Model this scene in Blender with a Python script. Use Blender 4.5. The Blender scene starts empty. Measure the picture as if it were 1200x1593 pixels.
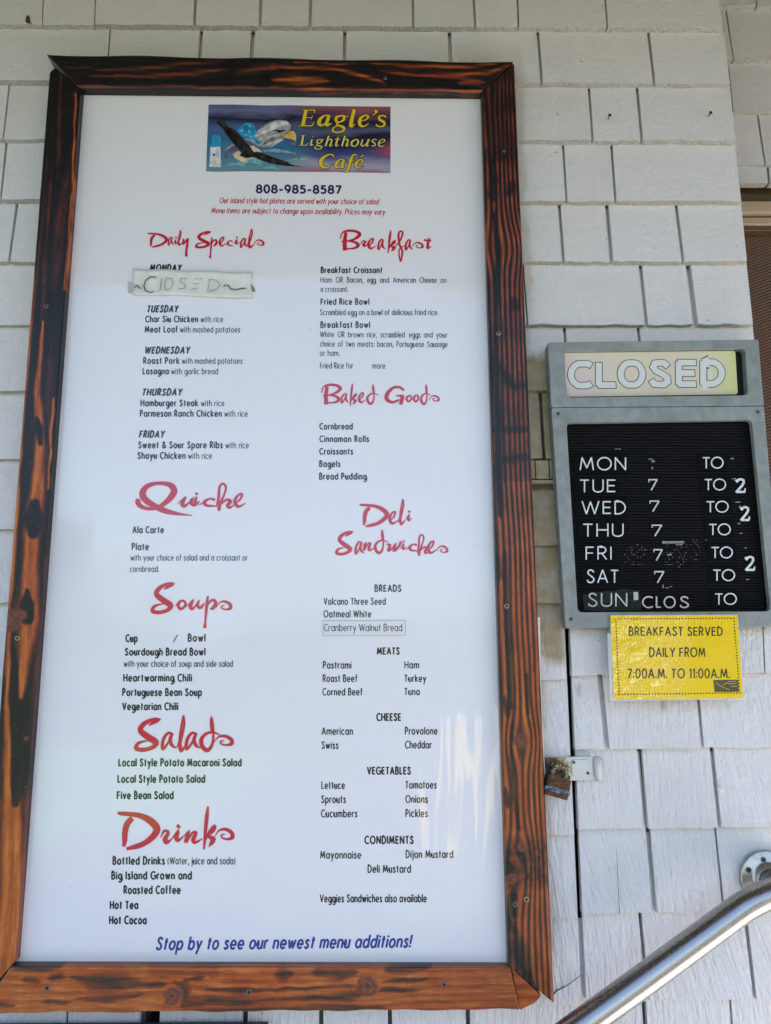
import bpy, bmesh, math, random
from mathutils import Vector, Matrix
R_ = math.radians
random.seed(7)
sc = bpy.context.scene
C = sc.collection

# ------------------------------------------------------------------ camera
F = 1150.0                                   # focal length in pixels of a 1200 x 1593 picture
CAM = Vector((0.57000, -1.29529, 1.50043))
PITCH, ROLL, YAW = 0.17832954, 0.00244467, -0.00858348
ROT = Matrix.Rotation(YAW, 3, 'Z') @ Matrix.Rotation(PITCH, 3, 'X') @ Matrix.Rotation(ROLL, 3, 'Y')
cd = bpy.data.cameras.new('camera'); cam = bpy.data.objects.new('camera', cd); C.objects.link(cam)
cd.sensor_fit = 'HORIZONTAL'; cd.sensor_width = 36; cd.lens = F / 1200 * 36
cd.clip_start = 0.05; cd.clip_end = 500
right, fwd, up = ROT @ Vector((1, 0, 0)), ROT @ Vector((0, 1, 0)), ROT @ Vector((0, 0, 1))
cm = Matrix((right, up, -fwd)).transposed().to_4x4(); cm.translation = CAM
cam.matrix_world = cm
sc.camera = cam

# ------------------------------------------------------------------ daylight
SUN_EL, SUN_AZ = R_(52), R_(25)              # sun stands behind the building, wall and porch in open shade
w = bpy.data.worlds.new('World'); sc.world = w; w.use_nodes = True
nt = w.node_tree; bg = nt.nodes['Background']
sky = nt.nodes.new('ShaderNodeTexSky'); sky.sky_type = 'NISHITA'; sky.sun_disc = False
sky.sun_elevation = SUN_EL; sky.sun_rotation = SUN_AZ; sky.air_density = 1.0; sky.dust_density = 3.5; sky.ozone_density = 1.0
nt.links.new(sky.outputs[0], bg.inputs[0]); bg.inputs[1].default_value = 0.15
sl = bpy.data.lights.new('sun', 'SUN'); sl.energy = 4.5; sl.angle = R_(0.5); sl.color = (1, .95, .87)
sun = bpy.data.objects.new('sun', sl); C.objects.link(sun)
d = Vector((math.sin(SUN_AZ) * math.cos(SUN_EL), math.cos(SUN_AZ) * math.cos(SUN_EL), math.sin(SUN_EL)))
sun.rotation_euler = d.to_track_quat('Z', 'Y').to_euler()
sc.view_settings.view_transform = 'Standard'; sc.view_settings.look = 'None'
sc.view_settings.gamma = 1; sc.view_settings.exposure = 2.0
sc.cycles.max_bounces = 8; sc.cycles.diffuse_bounces = 5

# ------------------------------------------------------------------ helpers
def P(x, y, Y=0.0):
    """point of the plane (parallel to the wall) at depth Y that a picture position shows"""
    dd = ROT @ Vector(((x - 600) / F, 1, (796.5 - y) / F))
    t = (Y - CAM.y) / dd.y
    return CAM + dd * t
def px(X, Z, Y=0.0):
    dd = ROT.transposed() @ (Vector((X, Y, Z)) - CAM)
    return 600 + F * dd.x / dd.y, 796.5 - F * dd.z / dd.y
def link(name, me, mats=None, parent=None):
    o = bpy.data.objects.new(name, me); C.objects.link(o)
    if mats is not None:
        for m in (mats if isinstance(mats, (list, tuple)) else [mats]): me.materials.append(m)
    if parent: o.parent = parent; o.matrix_parent_inverse = Matrix.Translation(-parent_loc(parent))
    return o
def parent_loc(p):
    return Vector(p.location)      # parts keep world coordinates: mesh parents sit at the origin
def thing(name, label, cat, loc=(0, 0, 0), group=None):
    o = bpy.data.objects.new(name, None); C.objects.link(o); o.location = loc
    o.empty_display_size = .05
    tag(o, label, cat, group); return o
def tag(o, label=None, cat=None, group=None, kind=None):
    if label: o['label'] = label
    if cat: o['category'] = cat
    if group: o['group'] = group
    if kind: o['kind'] = kind
    return o
def mesh(vs, fs, smooth=False):
    me = bpy.data.meshes.new('m'); me.from_pydata([tuple(v) for v in vs], [], fs); me.validate(); me.update()
    if smooth:
        for p in me.polygons: p.use_smooth = True
    return me
def prism(front, Yb, bevel=0.0, seg=2):
    """front: world points (outline); extruded back to Yb"""
    n = len(front)
    c = sum((v for v in front), Vector()) / n
    a = sum((front[i].x * front[(i + 1) % n].z - front[(i + 1) % n].x * front[i].z) for i in range(n))
    if a > 0: front = front[::-1]
    bm = bmesh.new()
    f = [bm.verts.new(v) for v in front]; b = [bm.verts.new((v.x, Yb, v.z)) for v in front]
    bm.faces.new(f[::-1]) ; bm.faces.new(b)
    for i in range(n): bm.faces.new((f[i], f[(i + 1) % n], b[(i + 1) % n], b[i]))
    bmesh.ops.recalc_face_normals(bm, faces=bm.faces)
    if bevel:
        es = [e for e in bm.edges if all(v in f for v in e.verts)] + [e for e in bm.edges if (e.verts[0] in f) != (e.verts[1] in f)]
        bmesh.ops.bevel(bm, geom=es, offset=bevel, segments=seg, affect='EDGES', profile=.6)
    me = bpy.data.meshes.new('m'); bm.to_mesh(me); bm.free(); return me
def box(a, b, bevel=0, seg=2):
    a, b = Vector(a), Vector(b)
    bm = bmesh.new(); bmesh.ops.create_cube(bm, size=1)
    for v in bm.verts: v.co = Vector(((a.x + b.x) / 2 + v.co.x * (b.x - a.x), (a.y + b.y) / 2 + v.co.y * (b.y - a.y), (a.z + b.z) / 2 + v.co.z * (b.z - a.z)))
    bmesh.ops.recalc_face_normals(bm, faces=bm.faces)
    if bevel: bmesh.ops.bevel(bm, geom=bm.edges[:], offset=bevel, segments=seg, affect='EDGES', profile=.5)
    me = bpy.data.meshes.new('m'); bm.to_mesh(me); bm.free(); return me
def lathe(prof, axis_o, ax, seg=24):
    """prof: (radius, height) list, around axis ax at axis_o"""
    ax = Vector(ax).normalized(); t = ax.orthogonal().normalized(); s = ax.cross(t)
    vs, fs = [], []
    for r, h in prof:
        for k in range(seg):
            a = 2 * math.pi * k / seg
            vs.append(Vector(axis_o) + ax * h + (t * math.cos(a) + s * math.sin(a)) * r)
    n = len(prof)
    for i in range(n - 1):
        for k in range(seg):
            fs.append((i * seg + k, i * seg + (k + 1) % seg, (i + 1) * seg + (k + 1) % seg, (i + 1) * seg + k))
    fs.append(tuple(range((n - 1) * seg, n * seg)))
    bm = bmesh.new(); me = mesh(vs, fs, False); bm.from_mesh(me); bmesh.ops.recalc_face_normals(bm, faces=bm.faces)
    for f in bm.faces: f.smooth = len(f.verts) == 4
    bm.to_mesh(me); bm.free(); return me
def tube(pts, r, seg=20, cap=True):
    pts = [Vector(p) for p in pts]; vs, fs = [], []
    rr = r if isinstance(r, (list, tuple)) else [r] * len(pts)
    prev = None
    for i, p in enumerate(pts):
        tg = (pts[min(i + 1, len(pts) - 1)] - pts[max(i - 1, 0)]).normalized()
        nn = (prev - tg * prev.dot(tg)).normalized() if prev else tg.orthogonal().normalized()
        prev = nn; bb = tg.cross(nn)
        for k in range(seg):
            a = 2 * math.pi * k / seg
            vs.append(p + (nn * math.cos(a) + bb * math.sin(a)) * rr[i])
    for i in range(len(pts) - 1):
        for k in range(seg):
            fs.append((i * seg + k, i * seg + (k + 1) % seg, (i + 1) * seg + (k + 1) % seg, (i + 1) * seg + k))
    if cap: fs.append(tuple(range(seg))[::-1]); fs.append(tuple(range((len(pts) - 1) * seg, len(pts) * seg)))
    me = mesh(vs, fs)
    for p in me.polygons: p.use_smooth = len(p.vertices) == 4
    return me

# ------------------------------------------------------------------ materials
def mat(name, col=(.5, .5, .5), rough=.6, metal=0.0, coat=0.0, spec=None):
    m = bpy.data.materials.new(name); m.use_nodes = True
    b = m.node_tree.nodes['Principled BSDF']
    b.inputs['Base Color'].default_value = (*col, 1); b.inputs['Roughness'].default_value = rough
    b.inputs['Metallic'].default_value = metal
    if coat: b.inputs['Coat Weight'].default_value = coat; b.inputs['Coat Roughness'].default_value = .08
    if spec is not None: b.inputs['Specular IOR Level'].default_value = spec
    return m
class N:
    def __init__(s, m): s.t = m.node_tree; s.b = s.t.nodes['Principled BSDF']; s.pos = None
    def new(s, ty, **kw):
        n = s.t.nodes.new('ShaderNode' + ty)
        for k, v in kw.items(): setattr(n, k, v)
        return n
    def set(s, sock, v):
        if hasattr(v, 'links') or isinstance(v, bpy.types.NodeSocket): s.t.links.new(v, sock)
        else:
            if isinstance(v, tuple) and sock.type == 'RGBA' and len(v) == 3: v = (*v, 1)
            sock.default_value = v
    def P(s):
        if not s.pos: s.pos = s.new('NewGeometry').outputs['Position']
        return s.pos
    def attr(s, name, out='Fac'): return s.new('Attribute', attribute_name=name).outputs[out]
    def math(s, op, a, b=0.0, c=0.0, clamp=False):
        n = s.new('Math', operation=op, use_clamp=clamp); s.set(n.inputs[0], a); s.set(n.inputs[1], b); s.set(n.inputs[2], c); return n.outputs[0]
    def mapping(s, v, loc=(0, 0, 0), rot=(0, 0, 0), scale=(1, 1, 1)):
        n = s.new('Mapping'); s.set(n.inputs[0], v); n.inputs[1].default_value = loc; n.inputs[2].default_value = rot; n.inputs[3].default_value = scale; return n.outputs[0]
    def noise(s, v, scale=5, detail=4, rough=.55, dist=0.0):
        n = s.new('TexNoise'); s.set(n.inputs['Vector'], v); n.inputs['Scale'].default_value = scale; n.inputs['Detail'].default_value = detail
        n.inputs['Roughness'].default_value = rough; n.inputs['Distortion'].default_value = dist; return n.outputs['Fac']
    def ramp(s, f, stops, interp='LINEAR'):
        n = s.new('ValToRGB'); s.set(n.inputs[0], f); cr = n.color_ramp; cr.interpolation = interp
        while len(cr.elements) < len(stops): cr.elements.new(.5)
        for e, (p, c) in zip(cr.elements, stops):
            e.position = p; e.color = (c, c, c, 1) if not isinstance(c, tuple) else (*c, 1)
        return n.outputs[0]
    def mix(s, f, a, b, mode='MIX'):
        n = s.new('Mix', data_type='RGBA', blend_type=mode); s.set(n.inputs[0], f); s.set(n.inputs[6], a); s.set(n.inputs[7], b); return n.outputs[2]
    def bump(s, h, strength=.3, dist=.001, normal=None):
        n = s.new('Bump'); s.set(n.inputs['Height'], h); n.inputs['Strength'].default_value = strength; n.inputs['Distance'].default_value = dist
        if normal is not None: s.set(n.inputs['Normal'], normal)
        return n.outputs[0]
    def sep(s, v):
        n = s.new('SeparateXYZ'); s.set(n.inputs[0], v); return n.outputs
    def band(s, x, a, b, e):
        """1 between a and b with soft edges e"""
        r1 = s.new('MapRange', interpolation_type='SMOOTHSTEP'); s.set(r1.inputs[0], x); r1.inputs[1].default_value = a - e; r1.inputs[2].default_value = a + e
        r2 = s.new('MapRange', interpolation_type='SMOOTHSTEP'); s.set(r2.inputs[0], x); r2.inputs[1].default_value = b - e; r2.inputs[2].default_value = b + e
        return s.math('MULTIPLY', r1.outputs[0], s.math('SUBTRACT', 1.0, r2.outputs[0]))

def paint_mat(name, stain=True, base=(.695, .648, .625), grainy=1.0):
    m = mat(name, rough=.55); n = N(m); p = n.P(); rnd = n.new('ObjectInfo').outputs['Random']
    # each shingle's grain starts somewhere else and leans a little its own way
    off = n.new('CombineXYZ'); n.set(off.inputs[0], n.math('MULTIPLY', rnd, 37.0)); n.set(off.inputs[2], n.math('MULTIPLY', rnd, 91.0))
    va = n.new('VectorMath', operation='ADD'); n.set(va.inputs[0], p); n.set(va.inputs[1], off.outputs[0])
    rot = n.new('VectorRotate', rotation_type='Y_AXIS'); n.set(rot.inputs['Vector'], va.outputs[0]); n.set(rot.inputs['Angle'], n.math('MULTIPLY_ADD', rnd, .42, -.12))
    g = n.noise(n.mapping(rot.outputs[0], scale=(1, 1, .045)), 170, 3, .55, .15)
    fine = n.noise(p, 420, 3, .6); wide = n.noise(p, 9, 4, .6); mid = n.noise(p, 45, 4, .6)
    z = n.sep(p)[2]; x = n.sep(p)[0]
    low = n.new('MapRange'); n.set(low.inputs[0], z); low.inputs[1].default_value = 1.85; low.inputs[2].default_value = 1.0
    low.inputs[3].default_value = .25; low.inputs[4].default_value = 1.5
    gs = n.math('MULTIPLY', g, n.math('MULTIPLY', low.outputs[0], 1.5 * grainy))
    h = n.math('ADD', gs, n.math('MULTIPLY', fine, .35)); h = n.math('ADD', h, n.math('MULTIPLY', mid, .9)); h = n.math('ADD', h, n.math('MULTIPLY', n.noise(p, 150, 3, .6), .6))
    tone = n.math('MULTIPLY_ADD', rnd, .10, n.math('MULTIPLY_ADD', wide, .16, .87))
    tone = n.math('MULTIPLY', tone, n.math('MULTIPLY_ADD', fine, .12, .94))
    col = n.mix(1.0, n.mix(rnd, base, (base[0] * .96, base[1] * .975, base[2] * 1.0)), n.ramp(tone, [(0, 0.0), (1, 1.0)]), 'MULTIPLY')
    specks = n.ramp(n.noise(p, 60, 2, .5), [(.0, 1.0), (.225, 1.0), (.245, 0.0)])
    col = n.mix(n.math('MULTIPLY', specks, .55), col, (.13, .125, .10))
    if stain:
        e = n.math('MULTIPLY', n.noise(n.mapping(p, scale=(1, 1, .45)), 26, 5, .6), .05)
        xs = n.math('SUBTRACT', x, e)
        s1 = n.math('MULTIPLY', n.band(xs, .70, .826, .008), n.band(z, 1.0, 2.65, .05))
        s2 = n.math('MULTIPLY', n.band(xs, .70, .865, .012), n.band(n.math('ADD', z, n.math('MULTIPLY', e, 1.2)), 1.50, 2.055, .012))
        st = n.math('MAXIMUM', n.math('MULTIPLY', s1, .40), n.math('MULTIPLY', s2, .95))
        st = n.math('MULTIPLY', st, n.math('MULTIPLY_ADD', mid, .9, .5), clamp=True)
        col = n.mix(st, col, (.33, .245, .13))
        d1 = n.math('MULTIPLY', n.band(n.math('ADD', x, n.math('MULTIPLY', mid, .02)), 1.055, 1.068, .006), n.band(n.math('ADD', z, n.math('MULTIPLY', mid, .03)), 1.405, 1.452, .01))
        d2 = n.math('MULTIPLY', n.band(n.math('ADD', x, n.math('MULTIPLY', mid, .02)), .918, .925, .004), n.band(z, 1.415, 1.435, .008))
        col = n.mix(n.math('MULTIPLY', n.math('MAXIMUM', d1, d2), .55), col, (.36, .27, .17))
    n.set(n.b.inputs['Base Color'], col)
    n.set(n.b.inputs['Normal'], n.bump(h, .9, .0030))
    n.set(n.b.inputs['Roughness'], n.math('MULTIPLY_ADD', fine, .2, .45))
    return m
M_SH = paint_mat('painted_shingle')
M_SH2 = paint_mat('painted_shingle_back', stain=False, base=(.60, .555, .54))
M_UNDER = mat('weathered_underlayer', (.20, .19, .16), .8)
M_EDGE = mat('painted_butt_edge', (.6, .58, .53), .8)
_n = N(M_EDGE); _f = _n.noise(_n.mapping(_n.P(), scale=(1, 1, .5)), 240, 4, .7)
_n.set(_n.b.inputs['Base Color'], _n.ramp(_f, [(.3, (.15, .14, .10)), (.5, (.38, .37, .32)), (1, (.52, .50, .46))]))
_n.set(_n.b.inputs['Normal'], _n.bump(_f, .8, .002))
M_FELT = mat('black_felt', (.008, .008, .008), .95)

def wood_mat():
    m = mat('charred_varnished_wood', rough=.42); n = N(m)
    uv = n.new('CombineXYZ'); n.set(uv.inputs[0], n.attr('u')); n.set(uv.inputs[1], n.attr('v')); uv = uv.outputs[0]
    o = n.attr('clean'); pale = n.attr('pale'); ph = n.attr('phase'); kn = n.attr('knot')
    streak = n.noise(n.mapping(uv, scale=(4, 160, 1)), 1.6, 5, .65)
    fine = n.noise(n.mapping(uv, scale=(60, 900, 1)), 1, 3, .6)
    blot = n.noise(n.mapping(uv, scale=(22, 60, 1)), 1, 5, .65)
    cross = n.noise(n.mapping(uv, scale=(420, 30, 1)), 1, 3, .6)
    # latewood lines from the phase attribute
    fr = n.math('FRACT', n.math('ADD', ph, n.math('MULTIPLY', n.math('SUBTRACT', streak, .5), .25)))
    late = n.ramp(fr, [(0, 1.0), (.08, .9), (.30, .25), (.45, .0), (.66, .0), (.86, .6), (1, 1.0)])
    oo = n.math('ADD', o, n.math('MULTIPLY', n.math('SUBTRACT', blot, .5), .42))
    oo = n.math('ADD', oo, n.math('MULTIPLY', n.math('SUBTRACT', fine, .5), .42))
    oo = n.math('ADD', oo, n.math('MULTIPLY', n.math('SUBTRACT', n.noise(n.mapping(uv, scale=(9, 110, 1)), 1.3, 4, .7), .5), .55))
    oo = n.math('SUBTRACT', oo, n.math('MULTIPLY', late, n.attr('line')), clamp=True)
    c1 = n.ramp(oo, [(0, (.0035, .0028, .0026)), (.22, (.012, .006, .005)), (.42, (.055, .013, .007)), (.62, (.18, .032, .010)), (.85, (.42, .094, .013)), (1, (.58, .175, .018))])
    c2 = n.ramp(oo, [(0, (.012, .010, .009)), (.22, (.045, .034, .026)), (.42, (.14, .050, .018)), (.65, (.30, .072, .016)), (.85, (.45, .130, .024)), (1, (.56, .225, .060))])
    c2 = n.mix(n.math('MULTIPLY', n.ramp(n.noise(n.mapping(uv, loc=(5, 3, 0), scale=(5, 14, 1)), 1, 3, .6), [(.42, 0.0), (.62, 1.0)]), .55), c2, (1.0, .62, .38), 'MULTIPLY')
    col = n.mix(pale, c1, c2)
    col = n.mix(n.math('MULTIPLY', n.ramp(streak, [(.35, 0.0), (.7, 1.0)]), .35), col, (.30, .07, .03), 'MULTIPLY')
    col = n.mix(n.math('MULTIPLY', n.ramp(cross, [(.5, 0.0), (.7, 1.0)]), .22), col, (.45, .25, .15), 'MULTIPLY')
    ring = n.math('SINE', n.math('MULTIPLY_ADD', kn, 11.0, n.math('MULTIPLY', blot, 26.0)))
    kc = n.mix(n.math('MULTIPLY_ADD', ring, .22, .36), (.08, .020, .012), (.26, .085, .040)); kc = n.mix(n.ramp(kn, [(.72, 0.0), (.95, .8)]), kc, (.02, .01, .008))
    col = n.mix(n.math('MULTIPLY', n.ramp(kn, [(0, 0.0), (.05, 1.0)]), n.ramp(n.math('ADD', kn, n.math('MULTIPLY', n.math('SUBTRACT', blot, .5), .9)), [(.0, 0.0), (.25, .9)])), col, kc)
    n.set(n.b.inputs['Base Color'], col)
    dust = n.noise(n.P(), 300, 2, .5)
    col2 = n.mix(n.math('MULTIPLY', n.ramp(dust, [(.71, 0.0), (.76, 1.0)]), .3), col, (.4, .3, .2)); n.set(n.b.inputs['Base Color'], col2)
    h = n.math('ADD', n.math('MULTIPLY', late, n.math('MULTIPLY', n.attr('line'), 1.4)), n.math('MULTIPLY', fine, .35))
    h = n.math('ADD', h, n.math('MULTIPLY', streak, .6))
    n.set(n.b.inputs['Normal'], n.bump(h, .5, .0012))
    n.set(n.b.inputs['Roughness'], n.math('MULTIPLY_ADD', blot, .3, .27))
    n.b.inputs['Specular IOR Level'].default_value = .3; n.b.inputs['Coat Weight'].default_value = .2; n.b.inputs['Coat Roughness'].default_value = .25
    return m
M_WOOD = wood_mat()

def wave_normal(n, k=1.0):
    """gentle buckles of the laminate, stronger and upright towards the right side"""
    p = n.P(); x = n.sep(p)[0]; z = n.sep(p)[2]
    big = n.noise(p, 2.6, 2, .5); ver = n.noise(n.mapping(p, scale=(1, 1, .13)), 13, 2, .5, .3); fn = n.noise(p, 150, 2, .5)
    r = n.new('MapRange', interpolation_type='SMOOTHSTEP'); n.set(r.inputs[0], x); r.inputs[1].default_value = .48; r.inputs[2].default_value = .70
    lo = n.new('MapRange', interpolation_type='SMOOTHSTEP'); n.set(lo.inputs[0], z); lo.inputs[1].default_value = 1.95; lo.inputs[2].default_value = 1.45
    a = n.math('MULTIPLY', ver, n.math('MULTIPLY', n.math('MULTIPLY', r.outputs[0], lo.outputs[0]), .85 * k))
    h = n.math('ADD', n.math('MULTIPLY', big, 1.1 * k), a)
    h = n.math('ADD', h, n.math('MULTIPLY', fn, .0035 * k))
    return n.bump(h, 1.0, .012)
def print_mat(name, col, rough=.5, coat=1.0, k=1.0, vary=0.0):
    m = mat(name, col, rough); n = N(m)
    n.b.inputs['Coat Weight'].default_value = coat; n.b.inputs['Coat Roughness'].default_value = .07; n.b.inputs['Coat IOR'].default_value = 1.55
    n.set(n.b.inputs['Coat Normal'], wave_normal(n, k)); n.b.inputs['Specular IOR Level'].default_value = .1
    if vary:
        c = n.mix(n.math('MULTIPLY', n.noise(n.P(), 3, 4, .6), vary), (*col,), (col[0] * .8, col[1] * .8, col[2] * .82))
        sp = n.ramp(n.noise(n.P(), 95, 2, .5), [(0, 1.0), (.215, 1.0), (.235, 0.0)])
        n.set(n.b.inputs['Base Color'], n.mix(n.math('MULTIPLY', sp, .5), c, (.25, .24, .25)))
    return m
M_POSTER = print_mat('laminated_poster_white', (.76, .725, .74), vary=.25)
M_BLACKINK = print_mat('black_print', (.018, .018, .022))
M_GREYINK = print_mat('grey_print', (.035, .035, .04))
M_REDINK = print_mat('red_print', (.50, .008, .032))
M_HALO = print_mat('pink_print_halo', (.72, .50, .53))
M_BLUEINK = print_mat('blue_print', (.045, .06, .26))
M_NAVYINK = print_mat('navy_print', (.018, .018, .075))

def simple_noise(name, c1, c2, scale, rough=.5, metal=0., bump=.2, stretch=(1, 1, 1), lo=.35, hi=.65, dist=.001):
    m = mat(name, c1, rough, metal); n = N(m); f = n.noise(n.mapping(n.P(), scale=stretch), scale, 5, .6)
    n.set(n.b.inputs['Base Color'], n.ramp(f, [(lo, c1), (hi, c2)]))
    if bump: n.set(n.b.inputs['Normal'], n.bump(f, bump, dist))
    return m
M_SIGN = simple_noise('weathered_grey_plastic', (.185, .20, .185), (.27, .285, .265), 55, .45, bump=.12, lo=.3, hi=.7)
_n = N(M_SIGN); _f = _n.noise(_n.P(), 16, 5, .7); _g = _n.noise(_n.mapping(_n.P(), scale=(1, 1, .25)), 120, 3, .7)
_old = _n.b.inputs['Base Color'].links[0].from_socket
_c = _n.mix(_n.ramp(_f, [(.45, 0.0), (.7, .5)]), _old, (.13, .135, .12)); _c = _n.mix(_n.ramp(_g, [(.66, 0.0), (.74, .45)]), _c, (.38, .39, .36)); _n.set(_n.b.inputs['Base Color'], _c)
M_BOARD = mat('black_letter_board', (.0025, .0025, .0025), .5, spec=.16)
M_PLATE = mat('black_word_plate', (.002, .002, .002), .55, spec=.07)
M_BLACK = mat('black_recess', (.003, .003, .003), .8)
M_LET = simple_noise('white_plastic_letters', (.52, .52, .52), (.76, .76, .78), 260, .5, bump=0)
M_LET2 = simple_noise('yellowed_plastic_letters', (.45, .43, .36), (.62, .59, .50), 500, .5, bump=0)
M_LET3 = simple_noise('pinkish_plastic_letters', (.45, .38, .36), (.62, .54, .52), 500, .5, bump=0)
M_STEEL = mat('brushed_stainless', (.42, .395, .375), .27, 1.0)
n = N(M_STEEL); f_ = n.noise(n.mapping(n.P(), rot=(0, R_(36), 0), scale=(.05, 1, 1)), 900, 2, .6); n.set(n.b.inputs['Roughness'], n.math('MULTIPLY_ADD', f_, .16, n.math('MULTIPLY_ADD', n.noise(n.P(), 35, 4, .7), .18, .10)))
M_STEEL2 = simple_noise('cast_steel_flange', (.46, .42, .36), (.55, .51, .44), 120, .33, 1.0, .05)
M_SCREW = simple_noise('brassy_screw', (.28, .22, .13), (.45, .38, .26), 900, .35, 1.0, .1)
M_SCREWG = simple_noise('dull_screw', (.10, .10, .09), (.22, .22, .20), 900, .5, .8, .1)
M_NAIL = mat('rusty_nail', (.012, .009, .007), .7, .3)
M_RUST = simple_noise('rusty_lock_body', (.035, .013, .007), (.15, .055, .022), 220, .55, .35, .4, lo=.35, hi=.62)
M_BLUEB = simple_noise('blue_lock_band', (.03, .035, .06), (.26, .28, .36), 260, .35, .3, .1, lo=.42, hi=.6)
M_CRUST = simple_noise('crusted_rust', (.035, .015, .004), (.46, .38, .22), 330, .8, 0, 1.0, lo=.42, hi=.60, dist=.003)
M_PLEX = mat('clear_backing_edge', (.75, .74, .70), .25)
M_SLATE = simple_noise('dark_slate_paint', (.02, .023, .03), (.035, .04, .05), 60, .5, bump=.1)
M_BROWN = simple_noise('brown_painted_trim', (.060, .032, .008), (.085, .048, .013), 40, .55, bump=.1, stretch=(.2, 1, 1))
M_TAN = simple_noise('tan_painted_trim', (.34, .235, .15), (.40, .28, .18), 30, .55, bump=.1, stretch=(.2, 1, 1))

# hasp paint with rust spread round the staple
M_HASP = mat('white_painted_hasp', (.60, .58, .54), .5); n = N(M_HASP)
hc = P(862, 1196, -.03)
dv = n.new('VectorMath', operation='DISTANCE'); n.set(dv.inputs[0], n.mapping(n.P(), scale=(1, 0, 1))); dv.inputs[1].default_value = (hc.x, 0, hc.z)
rn = n.noise(n.P(), 170, 5, .65)
rr = n.math('ADD', dv.outputs['Value'], n.math('MULTIPLY', n.math('SUBTRACT', rn, .5), .045))
n.set(n.b.inputs['Base Color'], n.ramp(rr, [(0, (.03, .012, .004)), (.012, (.10, .04, .012)), (.022, (.42, .32, .15)), (.033, (.60, .58, .54))]))
n.set(n.b.inputs['Normal'], n.bump(rn, .3, .001))

# ------------------------------------------------------------------ shingles
EXT = [.12]
def shingle(name, x0b, x1b, x0t, x1t, zb0, zb1, zt, parent, m=M_SH, Y=0.0, thick=.0175, jag=.0021):
    """one tapered wooden shingle, thick butt at the bottom; reaches up under the course above"""
    K = 8; vs = []; ext = EXT[0]
    h = zt - (zb0 + zb1) / 2; r = (h + ext) / h
    x0u, x1u = x0b + (x0t - x0b) * r, x1b + (x1t - x1b) * r
    lip = random.uniform(-.0018, .0026); yaw = random.uniform(-.0022, .0022); cup = random.uniform(-.001, .0012)
    for i in range(K + 1):
        t = i / K; j = random.uniform(-jag, jag) * .6
        vs.append((x0b + (x1b - x0b) * t, Y - thick - lip * .5 + yaw * (t - .5) + cup * math.sin(math.pi * t) + random.uniform(-.0004, .0004), zb0 + (zb1 - zb0) * t + j))
    for i in range(K + 1):
        t = i / K; vs.append((x0u + (x1u - x0u) * t, Y - .0035 + (ext - .035) * .12, zt + ext))
    for i in range(K + 1):
        t = i / K; vs.append((x0b + (x1b - x0b) * t, Y - .0015, vs[i][2] - .0008))
    n = K + 1; fs = []; mi = []
    for i in range(K): fs.append((i, i + 1, n + i + 1, n + i)); mi.append(0)
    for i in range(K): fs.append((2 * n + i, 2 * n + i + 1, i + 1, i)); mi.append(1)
    fs.append((0, n, 2 * n)); fs.append((n - 1, 3 * n - 1, 2 * n - 1)); mi += [0, 0]
    me = bpy.data.meshes.new('shingle'); me.from_pydata(vs, [], fs); me.update()
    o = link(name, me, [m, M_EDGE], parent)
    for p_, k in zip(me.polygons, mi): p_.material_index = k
    return o
def course(row, parent, m=M_SH, Y=0.0, D=-.0175, D2=-.0065):
    """row: bottom line (xa,ya,xb,yb) and top line in picture positions, and joints (x_top, x_bottom, gap)"""
    (xa, ya, xb, yb), (ta, tya, tb, tyb), joints = row
    A, B = P(xa, ya, Y + D), P(xb, yb, Y + D)
    TA, TB = P(ta, tya, Y + D2), P(tb, tyb, Y + D2)
    def yl(l, x): (a, b, c, d_) = l; return b + (d_ - b) * (x - a) / (c - a)
    edges = []
    for (jt, jb, g) in joints:
        b1, b2 = P(jb - g / 2, yl(row[0], jb), Y + D), P(jb + g / 2, yl(row[0], jb), Y + D)
        t1, t2 = P(jt - g / 2, yl(row[1], jt), Y + D2), P(jt + g / 2, yl(row[1], jt), Y + D2)
        edges.append((b1.x, b2.x, t1.x, t2.x))
    def zb(x): return A.z + (B.z - A.z) * (x - A.x) / (B.x - A.x)
    zt = (TA.z + TB.z) / 2
    L = (A.x, TA.x); out = []
    for (b1, b2, t1, t2) in edges:
        out.append(shingle('shingle', L[0], b1, L[1], t1, zb(L[0]), zb(b1), zt, parent, m, Y)); L = (b2, t2)
    out.append(shingle('shingle', L[0], B.x, L[1], TB.x, zb(L[0]), zb(B.x), zt, parent, m, Y))
    # the darker layer that shows in the joints
    return A, B, zt
wall = thing('shingle_wall', 'white painted wooden shingle wall that carries the menu frame', 'wall', (.4, 0, 0))
def yline(y0, y8, y11):  # course height at x=0, 830, 1130
    return y0, y8, y11
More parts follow.
